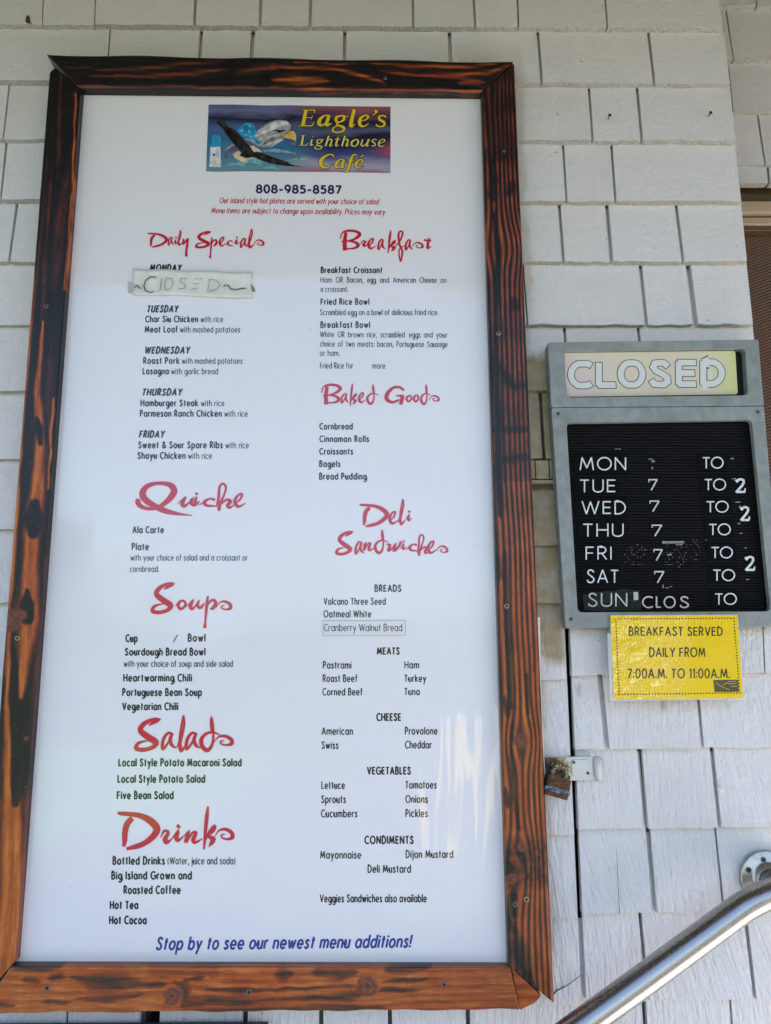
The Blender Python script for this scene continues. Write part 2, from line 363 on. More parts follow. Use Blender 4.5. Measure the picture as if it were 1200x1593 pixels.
# bottom line of each course: left height, height at 830, right-edge height and x of the wall's right edge at that height
CR = [(-58, -46, -50, 1114), (38, 46, 43, 1124.5), (126, 134, 129.5, 1136), (216, 222.5, 218.5, 1144), (310.5, 316, 313, 1153.5), (407.5, 411, 406.5, 1162), (505, 508, 504.5, 1171.5), (608, 608.5, 606, 1181), (714, 713.5, 712, 1190)]
JT = {1: [(68.5, 66, 2), (149.5, 147.2, 2.5), (306, 302.5, 5), (407, 404.7, 5), (484.5, 482.5, 5), (642, 643, 4), (735, 739.5, 4), (804.5, 807, 3), (939, 945.5, 2.8)],
      2: [(171.7, 166, 2.2), (313.5, 309, 5.5), (394, 390, 7), (536.7, 535.5, 5), (699.3, 702, 6), (836.7, 843, 4.5), (1009, 1018.5, 4.5)],
      3: [(14.2, 4.6, 2), (260, 255, 4), (420, 418, 4), (600, 600, 4), (730, 733, 4), (916.5, 922.5, 4.5), (991.5, 999, 4.5)],
      4: [(10, 1, 4), (180, 175, 4), (330, 326, 4), (520, 519, 4), (700, 702, 4), (876.3, 882, 4), (951.5, 958, 4)],
      5: [(26.5, 13.5, 4.5), (210, 205, 4), (400, 397, 4), (640, 640, 4), (780, 784, 4), (870.3, 877, 5), (944.5, 952, 5.5), (1052.5, 1063.5, 5)],
      6: [(150, 142, 4), (300, 295, 4), (500, 498, 4), (700, 702, 4), (814, 821, 2.5), (997, 1006.5, 6), (1071, 1082.5, 8)],
      7: [(200, 190, 4), (380, 375, 4), (600, 600, 4), (760, 764, 4), (878.5, 885, 4.5), (993.5, 1003, 4.5)],
      8: [(180, 170, 4), (400, 396, 4), (640, 641, 4), (840.6, 847, 5.5), (1010, 1020, 5), (1100, 1112, 5)]}
for k in range(1, 9):
    a, b_, c_, xr = CR[k]; a0, b0, c0, xr0 = CR[k - 1]
    xl = -90
    # small sag of each course: two straight pieces meeting near the frame's right edge
    course(((xl, a + (a - b_) * 90 / 830, xr, c_), (xl, a0 + (a0 - b0) * 90 / 830, xr0, c0), JT[k]), wall)
# two courses above the picture and the part left of it
def plain_rows(x0, x1, zs, parent, m=M_SH, Y=0.0):
    for zb_, zt_ in zs:
        x = x0
        while x < x1 - .02:
            wd = random.uniform(.07, .17); xe = min(x + wd, x1)
            if x1 - xe < .04: xe = x1
            shingle('shingle', x, xe - .004, x, xe - .004, zb_, zb_, zt_, parent, m, Y); x = xe
EXP = .1285
ztop0 = P(500, -52, -.005).z
XR = P(1124.5, 43, -.0115).x
plain_rows(-.9, XR, [(ztop0 + i * .126, ztop0 + (i + 1) * .126) for i in range(3)], wall)
xl0 = P(-90, 300, -.01).x
for k in range(1, 9):
    zb_, zt_ = P(-90, CR[k][0], -.0115).z, P(-90, CR[k - 1][0], -.005).z
    xl0 = P(-92, CR[k][0], -.0115).x
    plain_rows(-.95, xl0, [(zb_, zt_)], wall)
# lower right part, right of the hatch
XRP = lambda y: px(XR, P(1190, y, -.0115).z, -.0115)[0]
ROWB = [(714, 712, []), (822, 820, [(905, 908, 4), (1040, 1050, 5)]), (935, 932, [(960, 966, 5), (1090, 1100, 5)]),
        (1050.5, 1047, [(1052, 1062, 5), (1186, 1190.5, 2)]),
        (1166, 1162.5, [(934, 945, 8), (1084, 1094, 5.5)]),
        (1290, 1287, [(996, 1006, 8), (1108.4, 1120.5, 7)]),
        (1422, 1417, [(1009, 1019.5, 7.5), (1113.6, 1127, 2.8)]),
        (1557.5, 1555.5, [(996.5, 1008.5, 6), (1160, 1175.5, 5.5)]),
        (1698, 1696, [(1002, 1011, 6), (1137, 1147, 3.2)]), (1850, 1848, [(1060, 1072, 6), (1180, 1190, 4)])]
crack_r = lambda y: 886.0 + (y - 980) * (912 - 886) / (1561 - 980)      # right lip of the dark seam beside the hatch
for k in range(1, len(ROWB)):
    y0a, y0b, _ = ROWB[k - 1]; ya, yb, js = ROWB[k]
    if ya < 1000: xa, xb = 862 + (ya - 760) * .1, 862 + (y0a - 760) * .1
    else: xa, xb = crack_r(ya), crack_r(y0a)
    if k < 8:
        course(((xa + 1, ya, XRP(yb), yb), (xb + 1, y0a, XRP(y0b), y0b), js), wall)
    elif k == 8:   # runs on under the hatch
        js2 = [(105, 98, 3), (382, 379, 8), (500, 499, 7), (606.5, 609, 6.5), (728, 731, 7)] + js
        course(((-90, 1703, 210, 1700), (-82, 1571, 219, 1567), js2[:1]), wall)
        course(((243, 1700, XRP(yb), yb), (249.5, 1567, XRP(y0b), 1555.5), js2[1:]), wall)
    else:
        EXT[0] = .03
        course(((-90, 1853, XRP(yb), yb), (-90, 1703, XRP(y0b), y0b), [(60, 50, 4), (250, 245, 5), (420, 416, 5), (560, 560, 6), (800, 806, 6)] + js), wall)
EXT[0] = .12
zbot = P(600, 1851, -.0115).z
plain_rows(-.95, XR, [(zbot - (i + 1) * EXP, zbot - i * EXP) for i in range(4)], wall)
# small patched pieces between frame and hours sign, and the ledge below them
ZL = P(845, 746, -.0115).z
def piece(name, pts, Yf, Yb, parent, m, bev=0.0006):
    return link(name, prism([P(x, y, Yf) for x, y in pts], Yb, bev, 1), m, parent)
for a, b_ in ((800, 831.8), (833.2, 853.6), (855.2, 900)):
    piece('shingle', [(a, 716), (b_, 716), (b_ + 1.5, 745), (a + 1.5, 745)], -.0140, -.001, wall, M_SH)
piece('ledge_strip', [(800, 746.5), (905, 746.5), (905, 752), (800, 752)], -.0165, -.001, wall, M_SH)
# sheathing behind: painted where joints show an under layer, black where a shingle is missing
zz = [P(600, y, 0).z for y in (752, 761)]
def slab(name, x0, x1, z0, z1, Yf, Yb, m, parent): return link(name, box((x0, Yf, z0), (x1, Yb, z1)), m, parent)
XRb = XR - .001
slab('sheathing', -1.2, XRb, zz[0], 3.0, .010, .045, M_UNDER, wall)
xc0 = P(886, 1000, -.003).x
XL1, XL2 = P(223, 1585, 0).x, P(249, 1585, 0).x
zd = P(600, 1566, 0).z
slab('sheathing', P(889, 1000, .003).x + .004, XRb, 0, zz[1] - .002, .010, .045, M_UNDER, wall)
slab('sheathing', -1.2, XL1, 0, zd, .010, .045, M_UNDER, wall)
slab('sheathing', -1.2, P(243, 1000, 0).x, zd + .001, zz[0] - .001, .010, .045, M_UNDER, wall)
slab('sheathing', XL2, .86, 0, zd, .010, .045, M_UNDER, wall)
slab('black_felt', -1.2, XRb, 0, 3.0, .047, .055, M_FELT, wall)
slab('wall_core', -1.2, XRb - .002, 0, 3.0, .057, .35, M_FELT, wall)

# the hatch whose right edge shows between the frame and the hours sign
hatch = tag(link('hatch', box((P(244, 1000, -.003).x + .002, .010, zd + .004), (P(879, 1000, .003).x - .006, .04, zz[1] - .001)), M_UNDER, wall), None)
CL = lambda y: 879.0 + (y - 980) * (906.5 - 880.5) / (1561 - 980)
DR = [(761, []), (938, [(330, 330, 4), (560, 560, 4)]), (1057, [(420, 420, 4), (700, 702, 4)]), (1176, [(300, 300, 4), (640, 640, 4)]), (1298, [(450, 450, 4), (720, 722, 4)]), (1428, [(350, 350, 4), (600, 600, 4)]), (1562, [(480, 480, 4), (700, 702, 4)])]
DR.insert(1, (848, [(380, 380, 4), (650, 650, 4)]))
def shingle_top(a, b, bt, zb_, zt_):
    EXT[0] = .034; shingle('shingle', a, b, a, bt, zb_, zb_, zt_ - .036, hatch, M_SH); EXT[0] = .12
def hatch_row(k):
    y0 = DR[k - 1][0]; y1, js = DR[k]
    D = -.0175
    A, B = P(246, y1, D), P(CL(y1), y1, D); TA, TB = P(246, y0, -.005), P(CL(y0), y0, -.005)
    xs = [A.x] + [P(j[0], y1, D).x for j in js] + [B.x]
    for i in range(len(xs) - 1):
        r = i == len(xs) - 2
        a_, b2, bt = xs[i] + .002, xs[i + 1] - (0 if r else .002), TB.x if r else xs[i + 1] - .002
        if k > 1: shingle('shingle', a_, b2, a_, bt, B.z, B.z, TB.z, hatch, M_SH)
        else: shingle_top(a_, b2, bt, B.z, TB.z)
for k in range(1, len(DR)): hatch_row(k)
LROWS = [714, 823, 938, 1057, 1176, 1300, 1430, 1566]
for k in range(1, len(LROWS)):
    course(((-90, LROWS[k], 238, LROWS[k]), (-84, LROWS[k - 1], 240, LROWS[k - 1]), [(60 + 13 * (k % 3), 54 + 13 * (k % 3), 4), (150 + 9 * (k % 2), 147 + 9 * (k % 2), 4)]), wall)
# slanted split in the lowest hatch shingle
sp = [P(856, 1547, -.0122), P(866, 1538, -.0122), P(880, 1531, -.0119), P(903, 1514, -.0115), P(903, 1514.7, -.0115), P(880, 1532.3, -.0119), P(866, 1539.8, -.0122), P(856, 1549.6, -.0122)]
link('split', prism([Vector((v.x, -.0179, v.z)) for v in sp], -.0172), M_NAIL, hatch)
# split in a shingle right of the hatch
sp = [P(958, 1320, -.012), P(960.3, 1380, -.012), P(962.5, 1420, -.012), P(963.1, 1420, -.012), P(960.9, 1380, -.012), P(958.4, 1320, -.012)]
link('split', prism([Vector((v.x, -.0178, v.z)) for v in sp], -.017), mat('hairline_crack', (.13, .13, .12), .9), wall)

# ------------------------------------------------------------------ set back wall with window
YB = .08
bw = thing('set_back_wall', 'white shingle wall set back behind the corner, above the brown mesh window', 'wall', (1.3, .1, 0))
BR_ = [(-78, -78, []), (8, 8, [(1172, 1178.2, 3)]), (92.7, 92.5, [(1129.5, 1141.5, 3.2)]), (172, 171.5, [(1132, 1140, 2.8), (1250, 1260, 3)]), (256, 255.5, [(1179, 1191, 3), (1270, 1282, 3)]), (342, 342, [(1193, 1206, 3)])]
for k in range(1, 6):
    y0 = BR_[k - 1][0]; y1, y1b, js = BR_[k]
    y1_ = y1 if k < 5 else 284.5
    if k == 5: js = [(1193, 1197.5, 3)]
    course(((1060, y1_, 1500, y1_), (1055, y0, 1480, y0), js + [(1320, 1330, 3), (1420, 1430, 3)]), bw, M_SH2, YB)
slab('sheathing', .95, 1.75, P(1160, 285, YB).z, 3.0, YB + .001, YB + .05, M_FELT, bw)
plain_rows(1.0, 1.75, [(P(1160, -78, YB).z + i * .126, P(1160, -78, YB).z + (i + 1) * .126) for i in range(2)], bw, M_SH2, YB)
zf = [P(1160, y, YB).z for y in (285, 314, 333, 335.5, 347, 354)]
slab('fascia', .95, 1.75, zf[1], zf[0] - .001, YB + .012, YB + .06, M_BROWN, bw)
win = link('window', box((.95, YB - .006, zf[2]), (1.75, YB + .05, zf[1] - .001), .002, 1), M_TAN, bw)
link('window_rail', box((.951, YB + .004, zf[4]), (1.749, YB + .05, zf[3]), .002, 1), M_TAN, win)
link('window_rail', box((.952, YB + .010, zf[5]), (1.748, YB + .05, zf[4] - .0005), .001, 1), M_BROWN, win)
M_MESH = mat('rusty_brown_window_mesh', (.1, .05, .03), .6); n = N(M_MESH)
# woven wires: two crossing diagonal sets
mp = n.mapping(n.P(), rot=(0, R_(20), 0), scale=(1, 0, 1)); s_ = n.sep(mp)
w1 = n.math('SINE', n.math('MULTIPLY', s_[0], 2 * math.pi / .0042)); w2 = n.math('SINE', n.math('MULTIPLY', s_[2], 2 * math.pi / .0060))
ww = n.math('ADD', w1, w2)
big = n.noise(n.P(), 6, 3, .5)
colm = n.mix(n.ramp(n.math('MULTIPLY_ADD', ww, .25, .5), [(.40, 0.0), (.85, 1.0)]), (.008, .004, .003), (.26, .13, .065))
colm = n.mix(n.ramp(big, [(.35, 0.0), (.6, .35)]), colm, (.12, .03, .015))
n.set(n.b.inputs['Base Color'], colm); n.set(n.b.inputs['Normal'], n.bump(ww, .6, .0006))
link('screen_mesh', box((.953, YB + .030, 1.45), (1.747, YB + .034, zf[5] - .0005)), M_MESH, win)
link('window_frame', box((.954, YB - .01, 1.30), (1.746, YB + .05, 1.449), .002, 1), M_TAN, win)
slab('back_wall_core', .95, 1.75, 0, 3.0, YB + .062, YB + .25, M_FELT, bw)
for k in range(10):
    z1 = 1.298 - k * EXP
    if z1 - EXP > -.02: plain_rows(1.0, 1.75, [(max(z1 - EXP, .003), z1)], bw, M_SH2, YB)

# ------------------------------------------------------------------ menu board: charred wooden frame
menu = thing('menu_board', 'large white cafe menu in a charred orange wooden frame', 'menu board', (.385, -.03, 1.01))
YF = -.048
def seg_d(x, y, a, b):
    ax, ay, aw = a; bx, by, bw_ = b
    dx, dy = bx - ax, by - ay; L2 = dx * dx + dy * dy
    t = max(0, min(1, ((x - ax) * dx + (y - ay) * dy) / L2)) if L2 else 0
    return math.hypot(x - ax - t * dx, y - ay - t * dy) / max(.1, aw + (bw_ - aw) * t)
def blob(x, y, paths, soft=.35):
    m_ = 0
    for pth in paths:
        for i in range(len(pth) - 1):
            q = seg_d(x, y, pth[i], pth[i + 1])
            m_ = max(m_, 1 - max(0, min(1, (q - (1 - soft)) / (2 * soft))))
    return m_
def noise2(x, y):
    from mathutils import noise as nz
    return nz.noise(Vector((x, y, 0)))
ORANGE_L = [[(60, 300, 2), (52, 420, 2.5), (44, 560, 3), (36, 640, 4), (28, 750, 4.5), (22, 830, 6), (17, 900, 6.5), (12, 945, 6)],
            [(67, 500, 2), (62, 560, 4), (57, 610, 6), (61, 650, 7), (62, 690, 10), (60, 740, 11), (56, 775, 13), (53, 800, 16), (49, 835, 14), (47, 870, 13), (46, 900, 15), (44, 940, 18), (45, 965, 19), (40, 1000, 15), (35, 1045, 11), (32, 1085, 4)],
            [(14, 985, 4), (12, 1050, 5), (12, 1140, 6), (12, 1190, 9), (17, 1230, 15), (19, 1280, 20), (17, 1350, 24), (14, 1430, 25), (8, 1515, 26), (0, 1560, 26)],
            [(31, 1130, 4), (28, 1165, 5)], [(84, 620, 2), (80, 660, 3), (75, 760, 2)], [(118, 145, 2), (112, 300, 1.6), (100, 450, 2)]]
RED_L = [[(93, 150, 3), (90, 240, 4)], [(104, 280, 5), (96, 330, 8), (88, 400, 8), (84, 440, 7)], [(78, 300, 3), (70, 400, 4), (66, 480, 3)], [(72, 260, 2), (62, 380, 2), (52, 480, 3)], [(72, 880, 5), (66, 960, 5), (56, 1050, 5), (50, 1150, 5)], [(78, 560, 6), (76, 640, 5)]]
BLACK_L = [[(54, 785, 8), (53, 806, 14), (52, 828, 9)], [(42, 920, 4), (42, 940, 10), (43, 962, 9)], [(58, 650, 2), (60, 665, 6), (63, 690, 3)], [(22, 1010, 4), (22, 1080, 8), (26, 1130, 9), (26, 1230, 8), (24, 1250, 5)], [(2, 1000, 3), (1, 1100, 3)], [(35, 1190, 3), (33, 1215, 4)]]
ORANGE_T = [[(170, 108, 2.5), (220, 106, 4), (300, 98, 3), (340, 95, 2)], [(165, 118, 3), (240, 118, 4.5), (300, 114, 4.5), (340, 108, 3)], [(370, 115, 3), (395, 108, 5), (430, 103, 4)], [(430, 123, 4), (460, 124, 8), (500, 125, 6)], [(450, 104, 3), (520, 107, 3), (560, 116, 3.5), (590, 126, 4)], [(590, 99, 2), (640, 103, 3.5), (720, 103, 4), (760, 100, 3)], [(610, 112, 3), (660, 117, 4), (720, 117, 5), (760, 112, 4), (785, 104, 3)], [(720, 128, 4), (745, 128, 5)], [(110, 104, 2), (140, 103, 2)], [(140, 134, 2.5), (300, 134, 2.5), (500, 138, 2.5), (745, 141, 2.5)], [(480, 97, 1.5), (540, 99, 1.5)]]
BLACK_B = [[(20, 1503, 3), (60, 1507, 5), (90, 1503, 3)], [(120, 1522, 3), (150, 1528, 10), (170, 1528, 11), (195, 1528, 8), (220, 1531, 3), (250, 1532, 3)], [(135, 1554, 2), (165, 1554, 4.5), (195, 1551, 3), (215, 1549, 1)], [(80, 1522, 3), (95, 1520, 4)], [(40, 1525, 3), (60, 1527, 3)], [(75, 1559, 2), (100, 1560, 2.5)], [(0, 1563, 3), (15, 1564, 2)], [(335, 1540, 2), (370, 1542, 3.5), (400, 1542, 2), (540, 1535, 1)], [(328, 1557, 4), (380, 1559, 5), (400, 1557, 2), (500, 1553, 3), (548, 1550, 5)], [(330, 1571, 2), (450, 1570, 2.5), (560, 1569, 4), (590, 1569, 3)], [(430, 1517, 3), (440, 1517, 7), (452, 1516, 3)], [(495, 1513, 4), (530, 1517, 6), (548, 1514, 3)], [(605, 1509, 3), (625, 1508, 6), (660, 1505, 3)], [(612, 1526, 1.5), (652, 1524, 2.5)], [(605, 1541, 2), (640, 1541, 2.5)], [(810, 1541, 2), (835, 1543, 4), (840, 1546, 2)], [(275, 1530, 2), (290, 1540, 5), (285, 1560, 3)], [(292, 1560, 6), (300, 1561, 5), (322, 1559, 3)], [(290, 1526, 2), (310, 1522, 3)]]
BLACK_R = [[(797, 1395, 5), (798, 1420, 6)], [(803, 1465, 8), (806, 1480, 11), (812, 1505, 8), (828, 1528, 3)], [(793, 1430, 4), (800, 1450, 5)], [(764, 560, 3), (765, 590, 7), (762, 610, 4)], [(770, 560, 4), (790, 590, 6), (800, 602, 4), (815, 600, 3)], [(775, 668, 4), (820, 668, 4)], [(785, 715, 4), (802, 712, 7), (822, 712, 4)], [(763, 300, 3), (770, 280, 5)], [(792, 300, 4), (796, 290, 6)], [(800, 468, 5), (803, 478, 5)], [(772, 870, 5), (775, 895, 6)], [(786, 1090, 4), (790, 1110, 3)], [(798, 1130, 3), (797, 1150, 3)], [(790, 1345, 5), (800, 1350, 4), (790, 1360, 6)], [(788, 1232, 2), (790, 1250, 3)]]
def knots_r(x, y):
    K = [(812, 1153, 16, .9), (812, 1320, 14, .6), (800, 1365, 20, .8), (798, 420, 8, .3), (762, 137, 9, .6)]
    return K
def warp_v(x, y, K):
    sx = 0
    for kx, ky, r, s in K:
        dx, dy = x - kx, (y - ky) * .55
        q = (dx * dx + dy * dy) / (r * r * 1.6)
        sx += -dx * s * math.exp(-q)
    return sx
def taper(paths):
    out = []
    for p in paths:
        a, b_, y_, z_ = p[0], p[1], p[-1], p[-2]
        out.append([(a[0] + (a[0] - b_[0]) * .4, a[1] + (a[1] - b_[1]) * .4, .5)] + list(p) + [(y_[0] + (y_[0] - z_[0]) * .4, y_[1] + (y_[1] - z_[1]) * .4, .5)])
    return out
BLACK_B, BLACK_R, ORANGE_T, RED_L = taper(BLACK_B), taper(BLACK_R), taper(ORANGE_T), taper(RED_L)
def board(name, quad, feat, nu, nv, ev=None, bend=None):
    """quad of picture corners (start outer, end outer, end inner, start inner) at the frame's front plane"""
    so, eo, ei, si = quad
    g = []; A = {k: [] for k in ('u', 'v', 'clean', 'pale', 'phase', 'knot', 'line')}
    vs = []
    O = P(*so, YF)
    for i in range(nu + 1):
        s = i / nu
        for j in range(nv + 1):
            t = j / nv
            X = (so[0] * (1 - s) + eo[0] * s) * (1 - t) + (si[0] * (1 - s) + ei[0] * s) * t
            Yp = (so[1] * (1 - s) + eo[1] * s) * (1 - t) + (si[1] * (1 - s) + ei[1] * s) * t
            if j == 0 and ev: X, Yp = X + ev(s)[0], Yp + ev(s)[1]
            if bend: X, Yp = X + bend(s, t)[0], Yp + bend(s, t)[1]
            w_ = P(X, Yp, YF)
            rnd = .0022 * (1 - min(1, min(t, 1 - t) * nv / 1.0)) ** 2      # eased edges
            a = feat(X, Yp, s, t)
            vs.append(Vector((w_.x, YF + rnd + .0006 * noise2(w_.x * 14, w_.z * 14), w_.z)))
            along = (w_ - O).dot(LONG); across = (w_ - O).dot(ACR)
            A['u'].append(along); A['v'].append(across)
            for k in ('clean', 'pale', 'phase', 'knot', 'line'): A[k].append(a[k])
    n1 = nv + 1; fs = []
    for i in range(nu):
        for j in range(nv): fs.append((i * n1 + j, (i + 1) * n1 + j, (i + 1) * n1 + j + 1, i * n1 + j + 1))
    # sides back to the wall
    ring = [j for j in range(n1)] + [i * n1 + nv for i in range(1, nu + 1)] + [nu * n1 + j for j in range(nv - 1, -1, -1)] + [i * n1 for i in range(nu - 1, 0, -1)]
    base = len(vs)
    for q in ring:
        vs.append(Vector((vs[q].x, -.0165, vs[q].z)))
        A['u'].append(A['u'][q]); A['v'].append(A['v'][q] + .03); A['clean'].append(A['clean'][q] * .55 - .05); A['pale'].append(A['pale'][q]); A['phase'].append(A['phase'][q] + 2.5); A['knot'].append(0); A['line'].append(.4)
    m_ = len(ring)
    for q in range(m_): fs.append((ring[q], ring[(q + 1) % m_], base + (q + 1) % m_, base + q))
    me = bpy.data.meshes.new('rail'); me.from_pydata([tuple(v) for v in vs], [], fs)
    bm = bmesh.new(); bm.from_mesh(me); bmesh.ops.recalc_face_normals(bm, faces=bm.faces); bm.to_mesh(me); bm.free()
    for k, vals in A.items():
        at = me.attributes.new(k, 'FLOAT', 'POINT'); at.data.foreach_set('value', vals)
    for p_ in me.polygons: p_.use_smooth = len(p_.vertices) == 4 and p_.index < nu * nv
    return link(name, me, M_WOOD, menu)
def f_left(x, y, s, t):
    x += 1.8 * noise2(x / 9, y / 30); o = blob(x, y, ORANGE_L, .5); r = blob(x, y, RED_L, .8) * .52
    bk = blob(x, y, BLACK_L, .3)
    c = max(o * .92, r, .12) * (1 - bk * .92)
    if y > 1180: c = max(c, min(1, (y - 1180) / 70) * .60) * (1 - bk * .5)
    k = max(0, 1 - math.hypot((x - 14) * .8, (y - 965)) / 20) * .8 if y > 940 else 0
    k = max(k, max(0, 1 - math.hypot(x - 34, y - 957) / 9)); k = max(k, max(0, 1 - math.hypot(x - 41, y - 1149) / 4) * .6)
    return dict(clean=c, pale=min(1, max(0, (y - 1150) / 700)), phase=t * 3 + .3 * math.sin(y / 60), knot=k, line=.16)
def f_right(x, y, s, t):
    K = knots_r(x, y)
    wv = warp_v(x, y, K)
    bend = 7 * math.exp(-((y - 385) / 38) ** 2) * math.tanh((x - 775) / 14) * (1 if y < 430 else 1)
    xv = x + wv - bend
    wdt = 51 + 22 * s
    inner = 750 + (y - 144) * .0305
    v = (xv - inner) / wdt
    vv = max(-.1, v)
    ph = 7.4 * (vv ** 1.15 if vv > 0 else vv) + .25 * noise2(v * 2, y / 130) + .10 * math.sin(y / 90)
    heavy = 1.0 if y < 800 else .8
    # broad clean strip beside the poster, dark wide line next to it
    wide = blob(x, y, [[(768, 330, 2), (775, 400, 3.5), (772, 480, 3.5), (772, 560, 4), (775, 650, 5), (776, 740, 6), (779, 800, 4)]], .4) * .8
    wide = max(wide, .55 * blob(x, y, [[(765, 250, 4), (768, 310, 4)], [(785, 860, 3), (790, 960, 4), (793, 1060, 4), (795, 1100, 4)], [(820, 1050, 3), (822, 1110, 2)], [(795, 1160, 2), (800, 1240, 3), (808, 1290, 3)]], .5))
    bk = blob(x, y, BLACK_R, .9)
    base = .80 if y > 750 else .66 + .1 * math.exp(-((y - 370) / 50) ** 2)
    if y < 250: base = .50 + .1 * noise2(x / 8, y / 30)
    c = base * (1 - wide) * (1 - (.62 if y < 1200 else .85) * bk)
    band = .18 * max(0, noise2(3.1, y / 45)) if y < 900 else .08 * noise2(x / 20, y / 60)
    c -= band
    k = 0
    for kx, ky, r in ((812, 1153, 14), (813, 1318, 9), (796, 1368, 11)): k = max(k, max(0, 1 - math.hypot(x - kx, (y - ky) * 1.05) / r))
    kz = max(0, min(1, (y - 1298) / 22)) * max(0, min(1, (1388 - y) / 22)); c = c * (1 - kz) + min(c, .52 + .28 * noise2(x / 6, y / 9)) * kz
    return dict(clean=c, pale=min(1, max(0, (y - 300) / 1900)), phase=ph, knot=k, line=(.74 if y < 900 else .60) * (1 if 135 < y else .6))
def f_top(x, y, s, t):
    y += 1.8 * noise2(x / 30, y / 9)
    o = blob(x, y, ORANGE_T, .8)
    c = max(.08, o * (.66 if x < 420 else .84))
    return dict(clean=c, pale=.1, phase=(y + 6 * math.sin(x / 75)) / 9, knot=0, line=.25)
def f_bot(x, y, s, t):
    x += 5 * noise2(x / 14, y / 5); y += 2.2 * noise2(x / 22 + 9, y / 7)
    bk = blob(x, y, BLACK_B, 1.2)
    k = 0; wv = 0
    for kx, ky, r in ((268, 1550, 16), (572, 1535, 19)):
        k = max(k, max(0, 1 - math.hypot(x - kx, (y - ky)) / r))
        q = ((x - kx) ** 2 * .35 + (y - ky) ** 2) / (r * r * 1.6); wv += (y - ky) * .9 * math.exp(-q)
    rim = 1 if k <= 0 else 0
    c = .86 + .10 * noise2(x / 40, y / 6)
    if 640 < x: c -= .06
    if 230 < x < 340 and y < 1520: c -= .15
    c *= (1 - .72 * bk)
    return dict(clean=c, pale=.95 if x < 300 else .78, phase=(y - wv + 3 * math.sin(x / 120 + 1)) / 12, knot=k, line=.16)
LONG, ACR = Vector((0, 0, -1)), Vector((1, 0, 0))
rail_l = board('frame_rail', ((76.5, 113), (-37, 1566), (22.5, 1496), (125, 138)), f_left, 520, 26, None, lambda s, t: (0, -13.5 * max(0, 1 - s * 14) * (min(t / .2, 1) if t < .2 else (1 - t) / .8)))
rail_r = board('frame_rail', ((800.5, 97.5), (862.5, 1561), (791.5, 1502), (749.5, 143.5)), f_right, 540, 30)
LONG, ACR = Vector((1, 0, 0)), Vector((0, 0, -1))
rail_t = board('frame_rail', ((72, 83.5), (799, 95.5), (748.5, 143.2), (123, 137)), f_top, 260, 22, lambda s: (0, 1.2 * math.sin(s * 23)))
rail_b = board('frame_rail', ((-30, 1577), (809, 1571.5), (794, 1505), (17, 1503.5)), f_bot, 300, 26, lambda s: (0, .8 * math.sin(s * 31) + .6 * math.sin(s * 77)))
# pointed end of the bottom rail that runs past the mitre
LONG, ACR = Vector((1, 0, 0)), Vector((0, 0, -1))
link('rail_tip', prism([P(*q, YF + .001) for q in ((796.5, 1506.5), (842, 1549), (836, 1557), (830, 1561.5), (810, 1571), (809.6, 1571)) ], -.0125), None, menu)
tip = bpy.data.objects['rail_tip']
me = tip.data
me.materials.append(M_WOOD)
for k, v in (('clean', .8), ('pale', .75), ('knot', 0), ('line', .2)):
    at = me.attributes.new(k, 'FLOAT', 'POINT'); at.data.foreach_set('value', [v] * len(me.vertices))
for k in ('u', 'v', 'phase'):
    at = me.attributes.new(k, 'FLOAT', 'POINT'); at.data.foreach_set('value', [(q.co.x if k == 'u' else -q.co.z + 1.0) if k != 'phase' else -q.co.z * 60 for q in me.vertices])
# screws in the rails
def screw(x, y, parent, Y=YF, r=.0040, m=M_SCREW, name='screw'):
    c = P(x, y, Y); o = lathe([(r, -.001), (r, .0004), (r * .8, .0011), (r * .45, .0009), (r * .38, -.0002)], (c.x, c.y, c.z), (0, -1, 0), 14)
    ob = link(name, o, m, parent); 
    return ob
M_CRACK = mat('paint_crack', (.10, .10, .095), .9)
M_SHAD = mat('screw_recess', (.012, .010, .008), .9)
def screw2(x, y, parent, Y=YF, r=.0042, m=M_SCREW):
    s = screw(x, y, parent, Y, r, m)
    c = P(x, y, Y)
    vs = []
    for a in (0.4, 0.4 + math.pi / 2):
        dx, dz = math.cos(a) * r * .62, math.sin(a) * r * .62; nx, nz = -math.sin(a) * r * .16, math.cos(a) * r * .16
        vs += [(c.x - dx - nx, Y - .00125, c.z - dz - nz), (c.x + dx - nx, Y - .00125, c.z + dz - nz), (c.x + dx + nx, Y - .00125, c.z + dz + nz), (c.x - dx + nx, Y - .00125, c.z - dz + nz)]
        Y -= .00004
    me_ = mesh(vs, [(0, 1, 2, 3), (4, 5, 6, 7)]); me_.materials.append(M_SHAD)
    s.data.materials.append(M_SHAD)
    bm = bmesh.new(); bm.from_mesh(s.data); k0 = len(bm.faces); bm.from_mesh(me_); bm.faces.ensure_lookup_table()
    for f in bm.faces[k0:]: f.material_index = 1
    bm.to_mesh(s.data); bm.free(); return s
for x, y in ((72, 476), (27, 993)): screw2(x, y, rail_l, m=M_SCREWG if y < 500 else M_SCREW)
for x, y, m_ in ((776, 518.5, M_SCREW), (788.5, 943, M_SCREW), (819.5, 1399.5, M_SCREW), (802, 1407, M_SCREWG), (784.5, 235, M_SCREWG)): screw2(x, y, rail_r, m=m_, r=.0042 if y > 300 else .003)
for x, y in ((73.5, 1537), (388, 1543.5), (691.5, 1532)): screw2(x, y, rail_b, m=M_SCREWG)
for x, y in ((599.5, 121),): screw2(x, y, rail_t, m=M_SCREWG, r=.0035)

